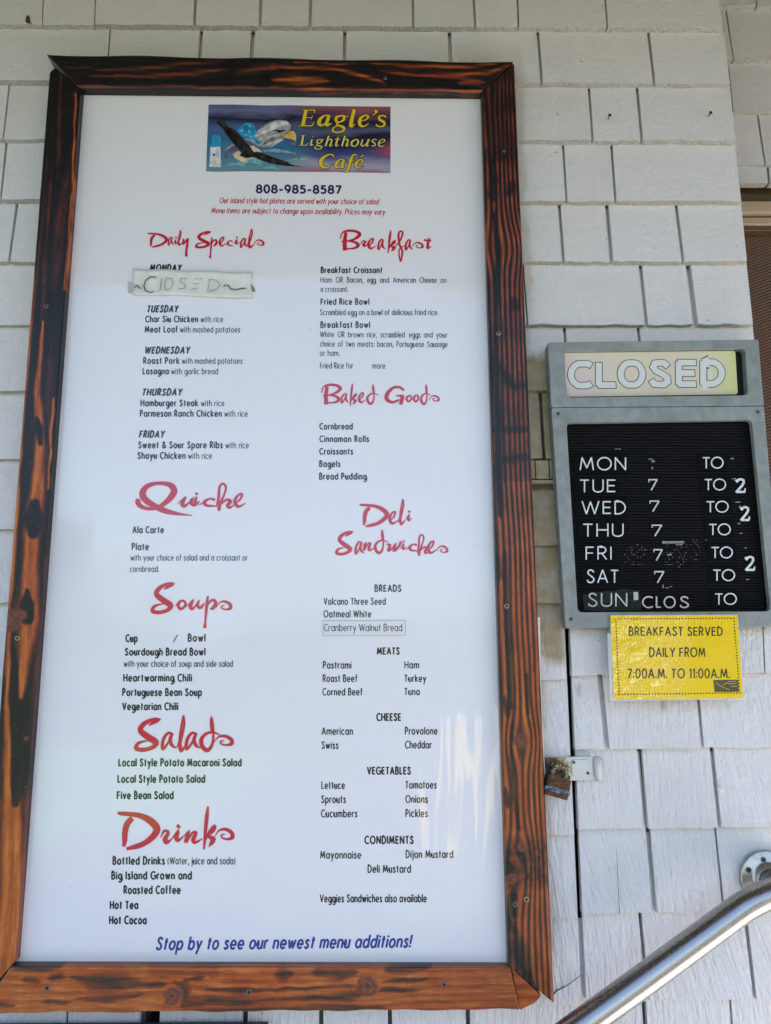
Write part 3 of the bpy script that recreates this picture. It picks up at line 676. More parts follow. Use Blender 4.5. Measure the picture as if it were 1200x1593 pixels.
# backing board that peeps out as a pale line right of the frame, and poster
YP = -.030
def zplane(px_list, Yf, Yb, m, name, parent, bev=0): return link(name, prism([P(x, y, Yf) for x, y in px_list], Yb, bev, 1), m, parent)
zplane([(840.5, 960), (843, 1100), (847.3, 1180), (850.8, 1230), (846, 1230), (836, 960)], -.0215, -.0165, M_PLEX, 'backing_strip', menu)
POST = [(118, 131), (756, 137), (800, 1512), (8, 1512)]
def grid_poster():
    # a laminated sheet with real shallow buckles
    vs, fs = [], []; nu, nv = 24, 48
    for i in range(nv + 1):
        for j in range(nu + 1):
            s, t = j / nu, i / nv
            X = (POST[0][0] * (1 - s) + POST[1][0] * s) * (1 - t) + (POST[3][0] * (1 - s) + POST[2][0] * s) * t
            Yp = (POST[0][1] * (1 - s) + POST[1][1] * s) * (1 - t) + (POST[3][1] * (1 - s) + POST[2][1] * s) * t
            v = P(X, Yp, YP); vs.append(v)
    n1 = nu + 1
    for i in range(nv):
        for j in range(nu): fs.append((i * n1 + j, (i + 1) * n1 + j, (i + 1) * n1 + j + 1, i * n1 + j + 1))
    return mesh(vs, fs)
poster = link('menu_poster', grid_poster(), M_POSTER, menu)
zplane([(116, 129), (758, 135), (802, 1514), (6, 1514)], YP + .0008, -.0135, M_UNDER, 'backing_board', menu)
# torn corner at the upper left, pale sliver at the lower left mitre
zplane([(128.5, 137), (139, 137.5), (138, 140), (134, 142.5), (130, 141)], YP - .0003, YP - .0001, M_TAN, 'torn_corner', poster)
zplane([(779, 1130), (783, 1128), (785, 1150), (786, 1175), (782.5, 1180), (780.5, 1150)], YP - .0006, YP - .0001, M_LET2, 'peeling_film', poster)
# pale edge of the board showing in the open mitre
zplane([(818, 1527), (822, 1527), (866, 1560), (866, 1563), (858, 1563), (833, 1544)], -.0205, -.0165, M_SH, 'backing_strip', menu)

# ------------------------------------------------------------------ lettering
def arc(cx, cy, rx, ry, a0=0, a1=360, n=None):
    n = n or max(4, int(abs(a1 - a0) / 15))
    return [(cx + rx * math.cos(R_(a0 + (a1 - a0) * i / n)), cy + ry * math.sin(R_(a0 + (a1 - a0) * i / n))) for i in range(n + 1)]
X_ = .68; b_x, b_y = .205, .34
bowl = lambda cx=.205: arc(cx, .34, .205, .34, 0, 360)
G = {}
G[' '] = (.20, [])
G['a'] = (.41, [bowl(), [(.41, .68), (.41, 0)]]); G['b'] = (.41, [[(0, 1.04), (0, 0)], bowl()])
G['c'] = (.36, [arc(.205, .34, .205, .34, 48, 312)]); G['d'] = (.41, [bowl(), [(.41, 1.04), (.41, 0)]])
G['e'] = (.41, [[(0.0, .33), (.41, .33)] + arc(.205, .34, .205, .34, 0, 315)[0:]])
G['f'] = (.24, [[(.09, 0), (.09, .85)] + arc(.22, .88, .13, .15, 180, 80, 4), [(0, .66), (.24, .66)]])
G['g'] = (.41, [bowl(), [(.41, .68), (.41, -.10)] + arc(.205, -.10, .205, .20, 0, -150, 5)])
G['h'] = (.35, [[(0, 1.04), (0, 0)], [(0, .38)] + arc(.175, .45, .175, .22, 180, 0, 7) + [(.35, 0)]])
G['i'] = (0.0, [[(0, .68), (0, 0)], [(0, .86), (0, .97)]]); G['j'] = (.06, [[(.06, .68), (.06, -.15)] + [(-.02, -.28)], [(.06, .86), (.06, .97)]])
G['k'] = (.33, [[(0, 1.04), (0, 0)], [(.30, .68), (.02, .34)], [(.07, .40), (.33, 0)]]); G['l'] = (0, [[(0, 1.04), (0, 0)]])
G['m'] = (.60, [[(0, .68), (0, 0)], [(0, .38)] + arc(.15, .47, .15, .20, 180, 0, 6) + [(.30, 0)], [(.30, .38)] + arc(.45, .47, .15, .20, 180, 0, 6) + [(.60, 0)]])
G['n'] = (.35, [[(0, .68), (0, 0)], [(0, .38)] + arc(.175, .45, .175, .22, 180, 0, 7) + [(.35, 0)]])
G['o'] = (.42, [arc(.21, .34, .21, .34)]); G['p'] = (.41, [[(0, .68), (0, -.32)], bowl()]); G['q'] = (.41, [bowl(), [(.41, .68), (.41, -.32)]])
G['r'] = (.20, [[(0, .68), (0, 0)], [(0, .38)] + arc(.15, .46, .15, .21, 180, 60, 4)])
G['s'] = (.27, [[(.25, .56), (.20, .65), (.12, .68), (.04, .62), (.03, .50), (.10, .40), (.20, .31), (.26, .20), (.24, .07), (.14, 0), (.05, .02), (0, .12)]])
G['t'] = (.22, [[(.10, .92), (.10, 0)], [(0, .67), (.22, .67)]]); G['u'] = (.35, [[(0, .68), (0, .22)] + arc(.175, .22, .175, .22, 180, 360, 7) + [(.35, .68)], [(.35, .3), (.35, 0)]])
G['v'] = (.36, [[(0, .68), (.18, 0), (.36, .68)]]); G['w'] = (.56, [[(0, .68), (.15, 0), (.28, .62), (.41, 0), (.56, .68)]])
G['x'] = (.34, [[(0, .68), (.34, 0)], [(.34, .68), (0, 0)]]); G['y'] = (.36, [[(0, .68), (.19, .06)], [(.36, .68), (.08, -.32)]]); G['z'] = (.32, [[(0, .66), (.3, .66), (0, .02), (.32, .02)]])
G['A'] = (.52, [[(0, 0), (.26, 1), (.52, 0)], [(.09, .32), (.43, .32)]])
G['B'] = (.38, [[(0, 0), (0, 1)], [(0, 1), (.18, 1)] + arc(.18, .765, .16, .235, 90, -90, 6) + [(0, .53)], [(.18, .53)] + arc(.19, .265, .19, .265, 90, -90, 6) + [(0, 0)]])
G['C'] = (.48, [arc(.32, .5, .32, .5, 52, 308)]); G['D'] = (.46, [[(0, 0), (0, 1), (.14, 1)] + arc(.14, .5, .32, .5, 90, -90, 9) + [(0, 0)]])
G['E'] = (.34, [[(0, 0), (0, 1)], [(0, .96), (.34, .96)], [(0, .51), (.31, .51)], [(0, .04), (.34, .04)]]); G['F'] = (.33, [[(0, 0), (0, 1)], [(0, .96), (.33, .96)], [(0, .5), (.29, .5)]])
G['G'] = (.58, [arc(.34, .5, .34, .5, 50, 350) + [(.66, .46), (.38, .46)]]); G['H'] = (.46, [[(0, 0), (0, 1)], [(.46, 0), (.46, 1)], [(0, .51), (.46, .51)]])
G['I'] = (0, [[(0, 0), (0, 1)]]); G['J'] = (.2, [[(.2, 1), (.2, .15), (.12, 0), (0, .02)]]); G['K'] = (.42, [[(0, 0), (0, 1)], [(.38, 1), (.02, .5)], [(.10, .6), (.42, 0)]])
G['L'] = (.30, [[(0, 1), (0, 0)], [(0, .04), (.30, .04)]]); G['M'] = (.62, [[(0, 0), (.09, 1), (.31, .15), (.53, 1), (.62, 0)]]); G['N'] = (.48, [[(0, 0), (0, 1), (.48, 0), (.48, 1)]])
G['O'] = (.64, [arc(.32, .5, .32, .5, 90, 450)]); G['P'] = (.36, [[(0, 0), (0, 1)], [(0, 1), (.17, 1)] + arc(.17, .73, .18, .27, 90, -90, 6) + [(0, .46)]])
G['Q'] = (.64, [arc(.32, .5, .32, .5), [(.36, .25), (.62, -.05)]]); G['R'] = (.38, [[(0, 0), (0, 1)], [(0, 1), (.17, 1)] + arc(.17, .74, .18, .26, 90, -90, 6) + [(0, .48)], [(.16, .48), (.38, 0)]])
G['S'] = (.38, [[(.35, .82), (.28, .95), (.18, 1.0), (.07, .94), (.03, .78), (.09, .63), (.24, .48), (.35, .33), (.36, .16), (.27, .03), (.16, 0), (.05, .06), (0, .20)]])
G['T'] = (.38, [[(.19, 0), (.19, 1)], [(0, .96), (.38, .96)]]); G['U'] = (.44, [[(0, 1), (0, .28)] + arc(.22, .26, .22, .26, 180, 360, 8) + [(.44, 1)]])
G['V'] = (.48, [[(0, 1), (.24, 0), (.48, 1)]]); G['W'] = (.76, [[(0, 1), (.19, 0), (.38, .95), (.57, 0), (.76, 1)]]); G['Y'] = (.46, [[(0, 1), (.23, .45), (.46, 1)], [(.23, .45), (.23, 0)]])
G['0'] = (.42, [arc(.21, .5, .21, .5, 90, 450)]); G['1'] = (.12, [[(0, .85), (.12, 1), (.12, 0)]]); G['7'] = (.40, [[(0, .96), (.40, .96), (.12, 0)]])
G['5'] = (.4, [[(.37, .96), (.08, .96), (.05, .56), (.18, .62), (.32, .56), (.40, .33), (.32, .08), (.15, 0), (0, .08)]])
G['8'] = (.42, [arc(.21, .75, .17, .25), arc(.21, .26, .21, .26)]); G['9'] = (.42, [arc(.21, .68, .20, .32), [(.41, .66), (.36, .3), (.2, 0)]])
G['2'] = (.40, [[(.02, .78), (.10, .95), (.22, 1), (.35, .92), (.37, .75), (.28, .5), (0, .03), (.40, .03)]])
G['-'] = (.26, [[(0, .38), (.26, .38)]]); G['.'] = (0, [[(0, 0), (0, .12)]]); G[','] = (.04, [[(.04, .1), (0, -.14)]]); G[':'] = (0, [[(0, .05), (0, .18)], [(0, .5), (0, .63)]])
G['!'] = (0, [[(0, 0), (0, .13)], [(0, .3), (0, 1)]]); G['/'] = (.3, [[(0, -.05), (.3, 1)]]); G['&'] = (.52, [[(.52, 0), (.12, .74), (.14, .92), (.24, 1), (.34, .9), (.30, .72), (.05, .4), (0, .2), (.1, .02), (.24, 0), (.5, .42)]])
G['('] = (.14, [arc(.4, .42, .4, .66, 140, 220, 5)]); G[')'] = (.14, [arc(-.26, .42, .4, .66, -40, 40, 5)])

class Ink:
    """collects flat ribbons (strokes of lettering) lying on a plane; tiny steps keep overlapping strokes apart"""
    def __init__(s, Y, dy=-.00002): s.v = []; s.f = []; s.Y = Y; s.k = 0; s.dy = dy; s.mi = []
    def ribbon(s, pts, hw, mi=0, cap=0.0, nosplit=False):
        """pts: world (x,z), hw: list of half widths"""
        n = len(pts)
        if n < 2: return
        if not nosplit:
            for i in range(1, n - 1):
                ax, az = pts[i][0] - pts[i - 1][0], pts[i][1] - pts[i - 1][1]; bx_, bz = pts[i + 1][0] - pts[i][0], pts[i + 1][1] - pts[i][1]
                if (ax * bx_ + az * bz) < .45 * math.hypot(ax, az) * math.hypot(bx_, bz):
                    cp = max(cap, hw[i] * .35)
                    s.ribbon(pts[:i + 1], hw[:i + 1], mi, cp); s.ribbon(pts[i:], hw[i:], mi, cp); return
        closed = math.hypot(pts[0][0] - pts[-1][0], pts[0][1] - pts[-1][1]) < 1e-7
        y = s.Y + s.dy * (s.k % 9); s.k += 1; b0 = len(s.v)
        for i in range(n):
            a = pts[(i - 1) if i else (n - 2 if closed else 0)]; c = pts[(i + 1) if i < n - 1 else (1 if closed else n - 1)]; p = pts[i]
            d1 = (p[0] - a[0], p[1] - a[1]); d2 = (c[0] - p[0], c[1] - p[1])
            l1 = math.hypot(*d1) or 1e-9; l2 = math.hypot(*d2) or 1e-9
            if i == 0 and not closed: d1, l1 = d2, l2
            if i == n - 1 and not closed: d2, l2 = d1, l1
            tx, tz = d1[0] / l1 + d2[0] / l2, d1[1] / l1 + d2[1] / l2; L = math.hypot(tx, tz)
            if L < 1e-4: tx, tz, L = d2[0] / l2, d2[1] / l2, 1
            tx /= L; tz /= L; nx, nz = -tz, tx
            cosv = max(.5, nx * (-d2[1] / l2) + nz * (d2[0] / l2))
            h = hw[i] / cosv; ex = ez = 0
            if cap and not closed:
                if i == 0: ex, ez = -tx * cap, -tz * cap
                if i == n - 1: ex, ez = tx * cap, tz * cap
            yi = y - 2.2e-6 * i
            s.v.append((p[0] + nx * h + ex, yi, p[1] + nz * h + ez)); s.v.append((p[0] - nx * h + ex, yi, p[1] - nz * h + ez))
        for i in range(n - 1):
            q = b0 + 2 * i; s.f.append((q, q + 2, q + 3, q + 1)); s.mi.append(mi)
    def poly(s, pts, mi=0):
        y = s.Y + s.dy * (s.k % 9); s.k += 1; b0 = len(s.v)
        for p in pts: s.v.append((p[0], y, p[1]))
        s.f.append(tuple(range(b0, b0 + len(pts)))); s.mi.append(mi)
    def build(s, name, mats, parent, extrude=0.0):
        me = bpy.data.meshes.new('ink'); me.from_pydata(s.v, [], s.f); me.update()
        bm = bmesh.new(); bm.from_mesh(me)
        bm.faces.ensure_lookup_table()
        for f, k in zip(bm.faces, s.mi): f.material_index = k
        for f in bm.faces:
            f.normal_update()
            if f.normal.y > 0: f.normal_flip()
        if extrude:
            r = bmesh.ops.extrude_face_region(bm, geom=bm.faces[:])
            for v in [g for g in r['geom'] if isinstance(g, bmesh.types.BMVert)]: v.co.y -= extrude
            bmesh.ops.recalc_face_normals(bm, faces=bm.faces)
        bm.to_mesh(me); bm.free(); return link(name, me, mats, parent)
def layout(text, gap=.17):
    x = 0; out = []
    for ch in text:
        wd, st = G[ch]
        out.append((x, ch)); x += wd + (gap if ch != ' ' else gap * .6)
    return out, x - gap
def add_text(ink, text, x0, x1, y, cap, wt, slant=0.0, y2=None, gap=None, mi=0, jitter=0.0):
    """text from picture x0 to x1 on baseline y (y2 at its end); cap height and weight in picture pixels"""
    g = gap if gap is not None else .10 + wt / cap * .95
    lay, W_ = layout(text, g); k = (x1 - x0 - wt) / W_ if W_ else 1
    y2 = y if y2 is None else y2
    for gx, ch in lay:
        j = random.uniform(-jitter, jitter)
        for st in G[ch][1]:
            pts = []
            for (a, b_) in st:
                X = x0 + wt / 2 + (gx + a) * k
                Yb_ = y + (y2 - y) * (X - x0) / max(1, x1 - x0) + j
                bb = b_ * (cap - wt * .6) + wt * .3 if 0 <= b_ <= 1.1 else b_ * cap
                q = P(X + slant * bb, Yb_ - bb, ink.Y); pts.append((q.x, q.z))
            sc_ = (P(x0 + 1, y, ink.Y) - P(x0, y, ink.Y)).length
            vert = len(st) == 2 and st[0][0] == st[1][0]
            ink.ribbon(pts, [wt * sc_ / 2] * len(pts), mi, cap=wt * sc_ * .15)
def smooth_pts(p, n=5):
    """Catmull-Rom through (x,y,w)"""
    out = []
    for i in range(len(p) - 1):
        a, b_, c, d_ = p[max(0, i - 1)], p[i], p[i + 1], p[min(len(p) - 1, i + 2)]
        for k in range(n):
            t = k / n
            out.append(tuple(.5 * ((2 * b_[q]) + (-a[q] + c[q]) * t + (2 * a[q] - 5 * b_[q] + 4 * c[q] - d_[q]) * t * t + (-a[q] + 3 * b_[q] - 3 * c[q] + d_[q]) * t ** 3) for q in range(3)))
    out.append(p[-1]); return out

YT = YP - .00025
SG = .235    # space between words handled by explicit segments
B, T = 1, 0
LINES = [  # (text, x0, x1, baseline, cap, bold, slant)
 ('MONDAY', 232, 284, 422, 11, 2, .2), ('TUESDAY', 227.5, 279, 486, 11.3, 2, .2), ('WEDNESDAY', 224, 297, 550.3, 11.3, 2, .2), ('THURSDAY', 220, 285, 615.5, 11.3, 2, .2), ('FRIDAY', 215.5, 257.5, 681, 11.3, 2, .2),
 ('Char Siu Chicken', 226, 308.5, 501.3, 10.3, 1, 0), ('with rice', 312, 347.6, 501.3, 9.6, 0, 0),
 ('Meat Loaf', 225, 277, 517.3, 10.3, 1, 0), ('with mashed potatoes', 280, 374, 517.3, 9.6, 0, 0),
 ('Roast Pork', 222.7, 279.5, 566, 10.3, 1, 0), ('with mashed potatoes', 283, 377.5, 566, 9.6, 0, 0),
 ('Lasagna', 221.6, 263, 582.3, 10.3, 1, 0), ('with garlic bread', 266, 339.5, 582.3, 9.6, 0, 0),
 ('Hamburger Steak', 218.6, 308.6, 632, 10.5, 1, 0), ('with rice', 312.4, 349.4, 632, 9.8, 0, 0),
 ('Parmesan Ranch Chicken', 217.5, 345.4, 648.3, 10.5, 1, 0), ('with rice', 349, 385.6, 648.3, 9.8, 0, 0),
 ('Sweet & Sour Spare Ribs', 215, 347, 697.5, 10.8, 1, 0), ('with rice', 350.6, 387.4, 697.5, 10, 0, 0),
 ('Shoyu Chicken', 213.7, 289, 714, 10.8, 1, 0), ('with rice', 292.5, 330, 714, 10, 0, 0),
 ('Ala Carte', 206, 255.4, 829.6, 11, 1, 0), ('Plate', 204.7, 232, 856, 11, 1, 0),
 ('with your choice of salad and a croissant or', 203, 385.5, 872.3, 9.8, 0, 0), ('cornbread.', 202, 247.5, 890, 9.8, 0, 0),
 ('Cup', 195, 214.5, 999, 12, 1, 0), ('/', 269, 277, 999, 12, 0, 0), ('Bowl', 292, 320, 998.3, 12, 1, 0),
 ('Sourdough Bread Bowl', 194, 320, 1020, 11.8, 1, 0), ('with your choice of soup and side salad', 192.3, 362.7, 1037.6, 10.2, 0, 0),
 ('Heartwarming Chili', 191.6, 299, 1060.5, 12, 1, 0), ('Portuguese Bean Soup', 190, 314.5, 1083, 12, 1, 0), ('Vegetarian Chili', 190, 277.7, 1105, 12, 1, 0),
 ('Local Style Potato Macaroni Salad', 184, 376.3, 1192.5, 12.3, 1, 0), ('Local Style Potato Salad', 182.6, 319.6, 1218, 12.3, 1, 0), ('Five Bean Salad', 181.5, 270.5, 1243.5, 12.5, 1, 0),
 ('Bottled Drinks', 175, 257, 1345.5, 12.8, 1, 0), ('(Water, juice and soda)', 260.6, 366.6, 1345, 11.5, 0, 0),
 ('Big Island Grown and', 173, 298.8, 1368.5, 12.8, 1, 0), ('Roasted Coffee', 192, 281.5, 1391, 12.8, 1, 0), ('Hot Tea', 170.6, 215.5, 1414.5, 12.8, 1, 0), ('Hot Cocoa', 169.6, 228.5, 1438, 12.8, 1, 0),
 ('Breakfast Croissant', 499, 595.3, 424.7, 9.6, 1, 0), ('Ham', 498.7, 516.5, 439.5, 8.8, 0, 0), ('OR', 522.5, 534, 439.5, 8.8, 0, 0), ('Bacon,', 540, 565.5, 439.5, 8.8, 0, 0), ('egg', 571.5, 585, 439.6, 8.8, 0, 0), ('and', 591.5, 605.7, 439.7, 8.8, 0, 0), ('American', 611.5, 647.3, 439.8, 8.8, 0, 0), ('Cheese', 653, 679.5, 439.9, 8.8, 0, 0), ('on', 685.5, 694.8, 440, 8.8, 0, 0),
 ('a croissant.', 498.7, 542, 454, 8.8, 0, 0), ('Fried Rice Bowl', 498.7, 575, 474, 9.8, 1, 0), ('Scrambled egg on a bowl of delicious fried rice.', 498, 682, 490.3, 9.2, 0, 0),
 ('Breakfast Bowl', 498.5, 576, 510, 9.8, 1, 0), ('White', 498, 520, 524.6, 9.2, 0, 0), ('OR', 525.5, 536.5, 524.7, 9.2, 0, 0), ('brown', 541.5, 566, 524.8, 9.2, 0, 0), ('rice,', 571, 586.5, 524.9, 9.2, 0, 0), ('scrambled', 592, 630, 525, 9.2, 0, 0), ('eggs', 636.5, 654.5, 525.1, 9.2, 0, 0), ('and', 659.5, 673.5, 525.2, 9.2, 0, 0), ('your', 678.8, 696.5, 525.3, 9.2, 0, 0),
 ('choice', 498, 521, 539.3, 9.2, 0, 0), ('of', 526, 534, 539.3, 9.2, 0, 0), ('two', 538.5, 552, 539.4, 9.2, 0, 0), ('meats:', 556.5, 582.5, 539.5, 9.2, 0, 0), ('bacon,', 587, 612, 539.6, 9.2, 0, 0), ('Portuguese', 617, 660, 539.8, 9.2, 0, 0), ('Sausage', 664.8, 696.7, 540, 9.2, 0, 0),
 ('or ham.', 497.8, 528.7, 553.6, 9.2, 0, 0), ('Fried Rice for', 498, 549.8, 573.3, 9.4, 0, 0), ('more', 579.5, 599.8, 573.5, 9.4, 0, 0),
 ('Cornbread', 497, 549.2, 668.3, 10.2, 1, 0), ('Cinnamon Rolls', 497, 574.6, 687.8, 10.2, 1, 0), ('Croissants', 496.8, 549.8, 707.2, 10.2, 1, 0), ('Bagels', 496.7, 530, 726.6, 10.2, 1, 0), ('Bread Pudding', 496.5, 571, 746.2, 10.4, 1, 0),
 ('BREADS', 582.7, 625, 920.8, 11, 1, 0), ('Volcano Three Seed', 503.5, 600.5, 941, 11, .5, 0), ('Oatmeal White', 503.3, 578, 960.6, 11, .5, 0),
 ('MEATS', 586.3, 622.4, 1018.6, 11.5, 1, 0), ('Pastrami', 502.3, 547, 1040.3, 11.3, .5, 0), ('Ham', 629.3, 652.4, 1040, 11.3, .5, 0), ('Roast Beef', 502, 556.6, 1061, 11.3, .5, 0), ('Turkey', 629, 663.5, 1061, 11.3, .5, 0), ('Corned Beef', 501.6, 564.6, 1082, 11.3, .5, 0), ('Tuna', 629, 653.4, 1081.6, 11.3, .5, 0),
 ('CHEESE', 585.6, 624.6, 1121.8, 12.2, 1, 0), ('American', 500.3, 549.5, 1143.3, 11.8, .5, 0), ('Provolone', 630, 681.2, 1143, 11.8, .5, 0), ('Swiss', 500.3, 527, 1165.2, 11.8, .5, 0), ('Cheddar', 630.2, 672.2, 1164.6, 11.8, .5, 0),
 ('VEGETABLES', 571, 639.8, 1205.2, 12.2, 1, 0), ('Lettuce', 500, 537, 1227.6, 12, .5, 0), ('Tomatoes', 630.5, 679.8, 1227, 12, .5, 0), ('Sprouts', 499.6, 538.6, 1249.5, 12, .5, 0), ('Onions', 630.8, 666, 1249.3, 12, .5, 0), ('Cucumbers', 499.4, 556.4, 1271.7, 12, .5, 0), ('Pickles', 630.8, 666, 1271.4, 12, .5, 0),
 ('CONDIMENTS', 567, 644.2, 1313.2, 12.6, 1, 0), ('Mayonnaise', 498, 562.3, 1336, 12, .5, 0), ('Dijon Mustard', 631.3, 705.5, 1335, 12, .5, 0), ('Deli Mustard', 572, 639.7, 1358, 12.4, .5, 0), ('Veggies Sandwiches also available', 497.6, 664.5, 1404, 12.4, .5, 0)]
for (t_, x0, x1, y, cap, bd, sl_) in LINES:
    ink = Ink(YT); wt = {2: .22, 1: .19, .5: .15, 0: .125}[bd] * cap
    add_text(ink, t_, x0, x1 - (2 if sl_ else 0), y, cap, wt, sl_)
    ink.build('text_line', M_BLACKINK if bd else M_GREYINK, poster)
ink = Ink(YT); add_text(ink, 'Our island style hot plates are served with your choice of salad', 341, 589, 315.8, 8.8, 1.15, .2, y2=318); ink.build('text_line', M_REDINK, poster)
ink = Ink(YT); add_text(ink, 'Menu items are subject to change upon availability. Prices may vary', 328.5, 599, 331.4, 8.8, 1.15, .2, y2=334); ink.build('text_line', M_REDINK, poster)
ink = Ink(YT); add_text(ink, '808-985-8587', 398, 532, 300.3, 13.6, 3.3, 0, y2=301.6, gap=.24); ink.build('text_line', M_NAVYINK, poster)
ink = Ink(YT); add_text(ink, 'Stop by to see our newest menu additions!', 241.5, 639, 1478.5, 20.5, 3.3, .2, y2=1474.5, gap=.235); ink.build('text_line', M_BLUEINK, poster)

# brush script headings: strokes (x, y, width) in units of a traced enlargement, y down from the baseline
BR = {}
def g_(ch, ox, oy, unit, *st):      # unit: enlargement of the tracing relative to the x-height 1
    BR[ch] = [[((x - ox) / unit, (y - oy) / unit, w_ / unit) for x, y, w_ in s] for s in st]
g_('D', 50, 385, 120, [(190, 140, 46), (140, 200, 54), (120, 280, 52), (118, 350, 44), (108, 415, 26)], [(50, 92, 22), (90, 98, 32), (180, 105, 38), (270, 120, 44), (360, 165, 58), (425, 240, 62), (395, 310, 56), (310, 380, 46), (220, 415, 42), (135, 435, 22)])
g_('r', 460, 385, 120, [(462, 325, 8), (495, 265, 22), (535, 280, 26), (505, 340, 42), (520, 374, 34), (565, 345, 10)])
g_('i', 565, 385, 120, [(565, 345, 8), (625, 272, 26), (612, 325, 40), (630, 355, 28), (680, 315, 8)], [(622, 232, 34), (642, 210, 36)])
g_('n', 680, 385, 120, [(680, 320, 8), (728, 276, 24), (712, 330, 34), (702, 378, 32)], [(706, 372, 24), (765, 285, 20), (800, 282, 26), (775, 345, 38), (792, 374, 26), (860, 340, 8)])
g_('k', 860, 385, 120, [(916, 28, 14), (905, 120, 34), (892, 250, 30), (884, 360, 24), (876, 440, 14)], [(892, 350, 18), (930, 270, 24), (975, 225, 34), (965, 262, 30), (920, 308, 24), (965, 345, 44), (940, 395, 26), (988, 342, 8)])
g_('s', 980, 345, 120, [(980, 320, 6), (1020, 262, 14), (1080, 248, 26), (1140, 280, 32), (1148, 325, 36), (1105, 343, 18), (1055, 332, 14), (1045, 305, 14), (1078, 296, 8)], [(1140, 330, 22), (1168, 322, 6)])
g_('S', 60, 390, 175, [(225, 132, 12), (265, 105, 34), (318, 72, 44), (250, 74, 36), (165, 120, 50), (130, 185, 54), (200, 250, 62), (300, 318, 62), (265, 372, 42), (165, 400, 40), (85, 385, 42), (100, 335, 34), (150, 312, 22), (222, 300, 8)])
g_('a', 360, 390, 175, [(492, 235, 20), (440, 214, 26), (390, 270, 32), (372, 350, 34), (382, 390, 28), (430, 330, 22), (470, 250, 16)], [(478, 225, 30), (458, 290, 36), (478, 350, 32), (528, 382, 8)])
g_('l', 525, 390, 175, [(525, 380, 8), (560, 310, 26), (572, 200, 24), (602, 30, 16), (612, 110, 24), (592, 230, 24), (566, 330, 32), (580, 405, 40), (640, 345, 10)])
g_('d', 780, 390, 175, [(1020, 242, 6), (930, 208, 22), (850, 226, 28), (800, 290, 40), (815, 370, 42), (870, 405, 40), (918, 345, 28), (932, 240, 22), (928, 130, 22), (912, 50, 20), (904, 110, 20), (914, 210, 18)])
g_('Q', 65, 300, 85, [(98, 228, 40), (92, 262, 46), (120, 300, 40), (180, 322, 32), (260, 322, 30), (330, 290, 40), (410, 220, 56), (448, 150, 60), (410, 92, 48), (300, 74, 32), (190, 100, 44), (138, 170, 58), (170, 240, 56), (270, 305, 50), (360, 345, 50), (470, 372, 30), (625, 392, 5)])
g_('u', 485, 300, 85, [(482, 276, 6), (555, 216, 20), (528, 270, 38), (548, 300, 30), (590, 270, 16), (628, 226, 22), (612, 262, 32), (648, 292, 24), (695, 262, 8)])
g_('c', 690, 300, 85, [(695, 290, 8), (735, 262, 10)], [(850, 240, 26), (802, 226, 16), (748, 258, 32), (768, 292, 26), (862, 300, 10)])
g_('h', 860, 300, 85, [(862, 305, 8), (885, 220, 24), (896, 110, 22), (928, 78, 18), (958, 115, 20), (935, 200, 18), (895, 285, 34), (892, 345, 26)], [(895, 292, 16), (960, 238, 22), (1000, 252, 34), (975, 295, 32), (1000, 314, 20), (1045, 278, 8)])
g_('e', 1040, 300, 85, [(1042, 285, 8), (1098, 232, 18), (1115, 185, 22), (1082, 188, 18), (1045, 250, 32), (1078, 304, 26), (1152, 270, 5)])
g_('o', 400, 350, 110, [(400, 314, 8), (440, 262, 20), (490, 242, 26)], [(470, 245, 24), (432, 300, 34), (465, 352, 32), (528, 305, 30), (508, 250, 28), (465, 246, 20)])
g_('p', 770, 350, 110, [(700, 335, 8), (770, 280, 18)], [(817, 186, 20), (806, 260, 34), (792, 400, 30), (782, 520, 24), (776, 565, 34), (778, 598, 34)], [(800, 320, 18), (850, 250, 28), (895, 240, 36), (915, 285, 42), (880, 340, 40), (845, 348, 16)], [(880, 345, 20), (945, 300, 8)])
g_('B', 70, 270, 100, [(138, 85, 34), (124, 190, 42), (128, 295, 46)], [(73, 155, 10), (95, 90, 14), (160, 66, 26), (250, 72, 28), (298, 108, 38), (245, 160, 26), (150, 188, 16), (85, 190, 10)], [(150, 184, 14), (240, 198, 26), (282, 235, 36), (235, 270, 22), (130, 276, 14)])
g_('f', 700, 270, 100, [(700, 262, 8), (765, 190, 16), (800, 95, 20), (775, 72, 18), (752, 110, 22), (765, 230, 22), (795, 300, 20), (790, 370, 18), (775, 420, 16), (758, 340, 14), (770, 270, 12), (845, 235, 8)])
g_('t', 1050, 270, 100, [(1105, 150, 16), (1096, 215, 28), (1092, 268, 26), (1132, 248, 6)], [(1050, 172, 24), (1090, 182, 16), (1132, 178, 26)])
g_('w', 545, 555, 85, [(545, 492, 8), (580, 496, 22), (568, 545, 28), (600, 530, 14), (632, 492, 20), (622, 545, 30), (660, 520, 18), (690, 462, 26)])
g_('y', 385, 185, 75, [(395, 128, 14), (392, 172, 18), (432, 130, 16)], [(436, 122, 14), (428, 190, 18), (420, 240, 18), (420, 292, 22)])
g_('G', 655, 215, 75, [(832, 104, 22), (795, 76, 22), (735, 78, 24), (680, 130, 34), (672, 185, 34), (725, 215, 24), (790, 190, 14)], [(758, 152, 10), (828, 156, 26)], [(822, 155, 34), (800, 235, 30)])
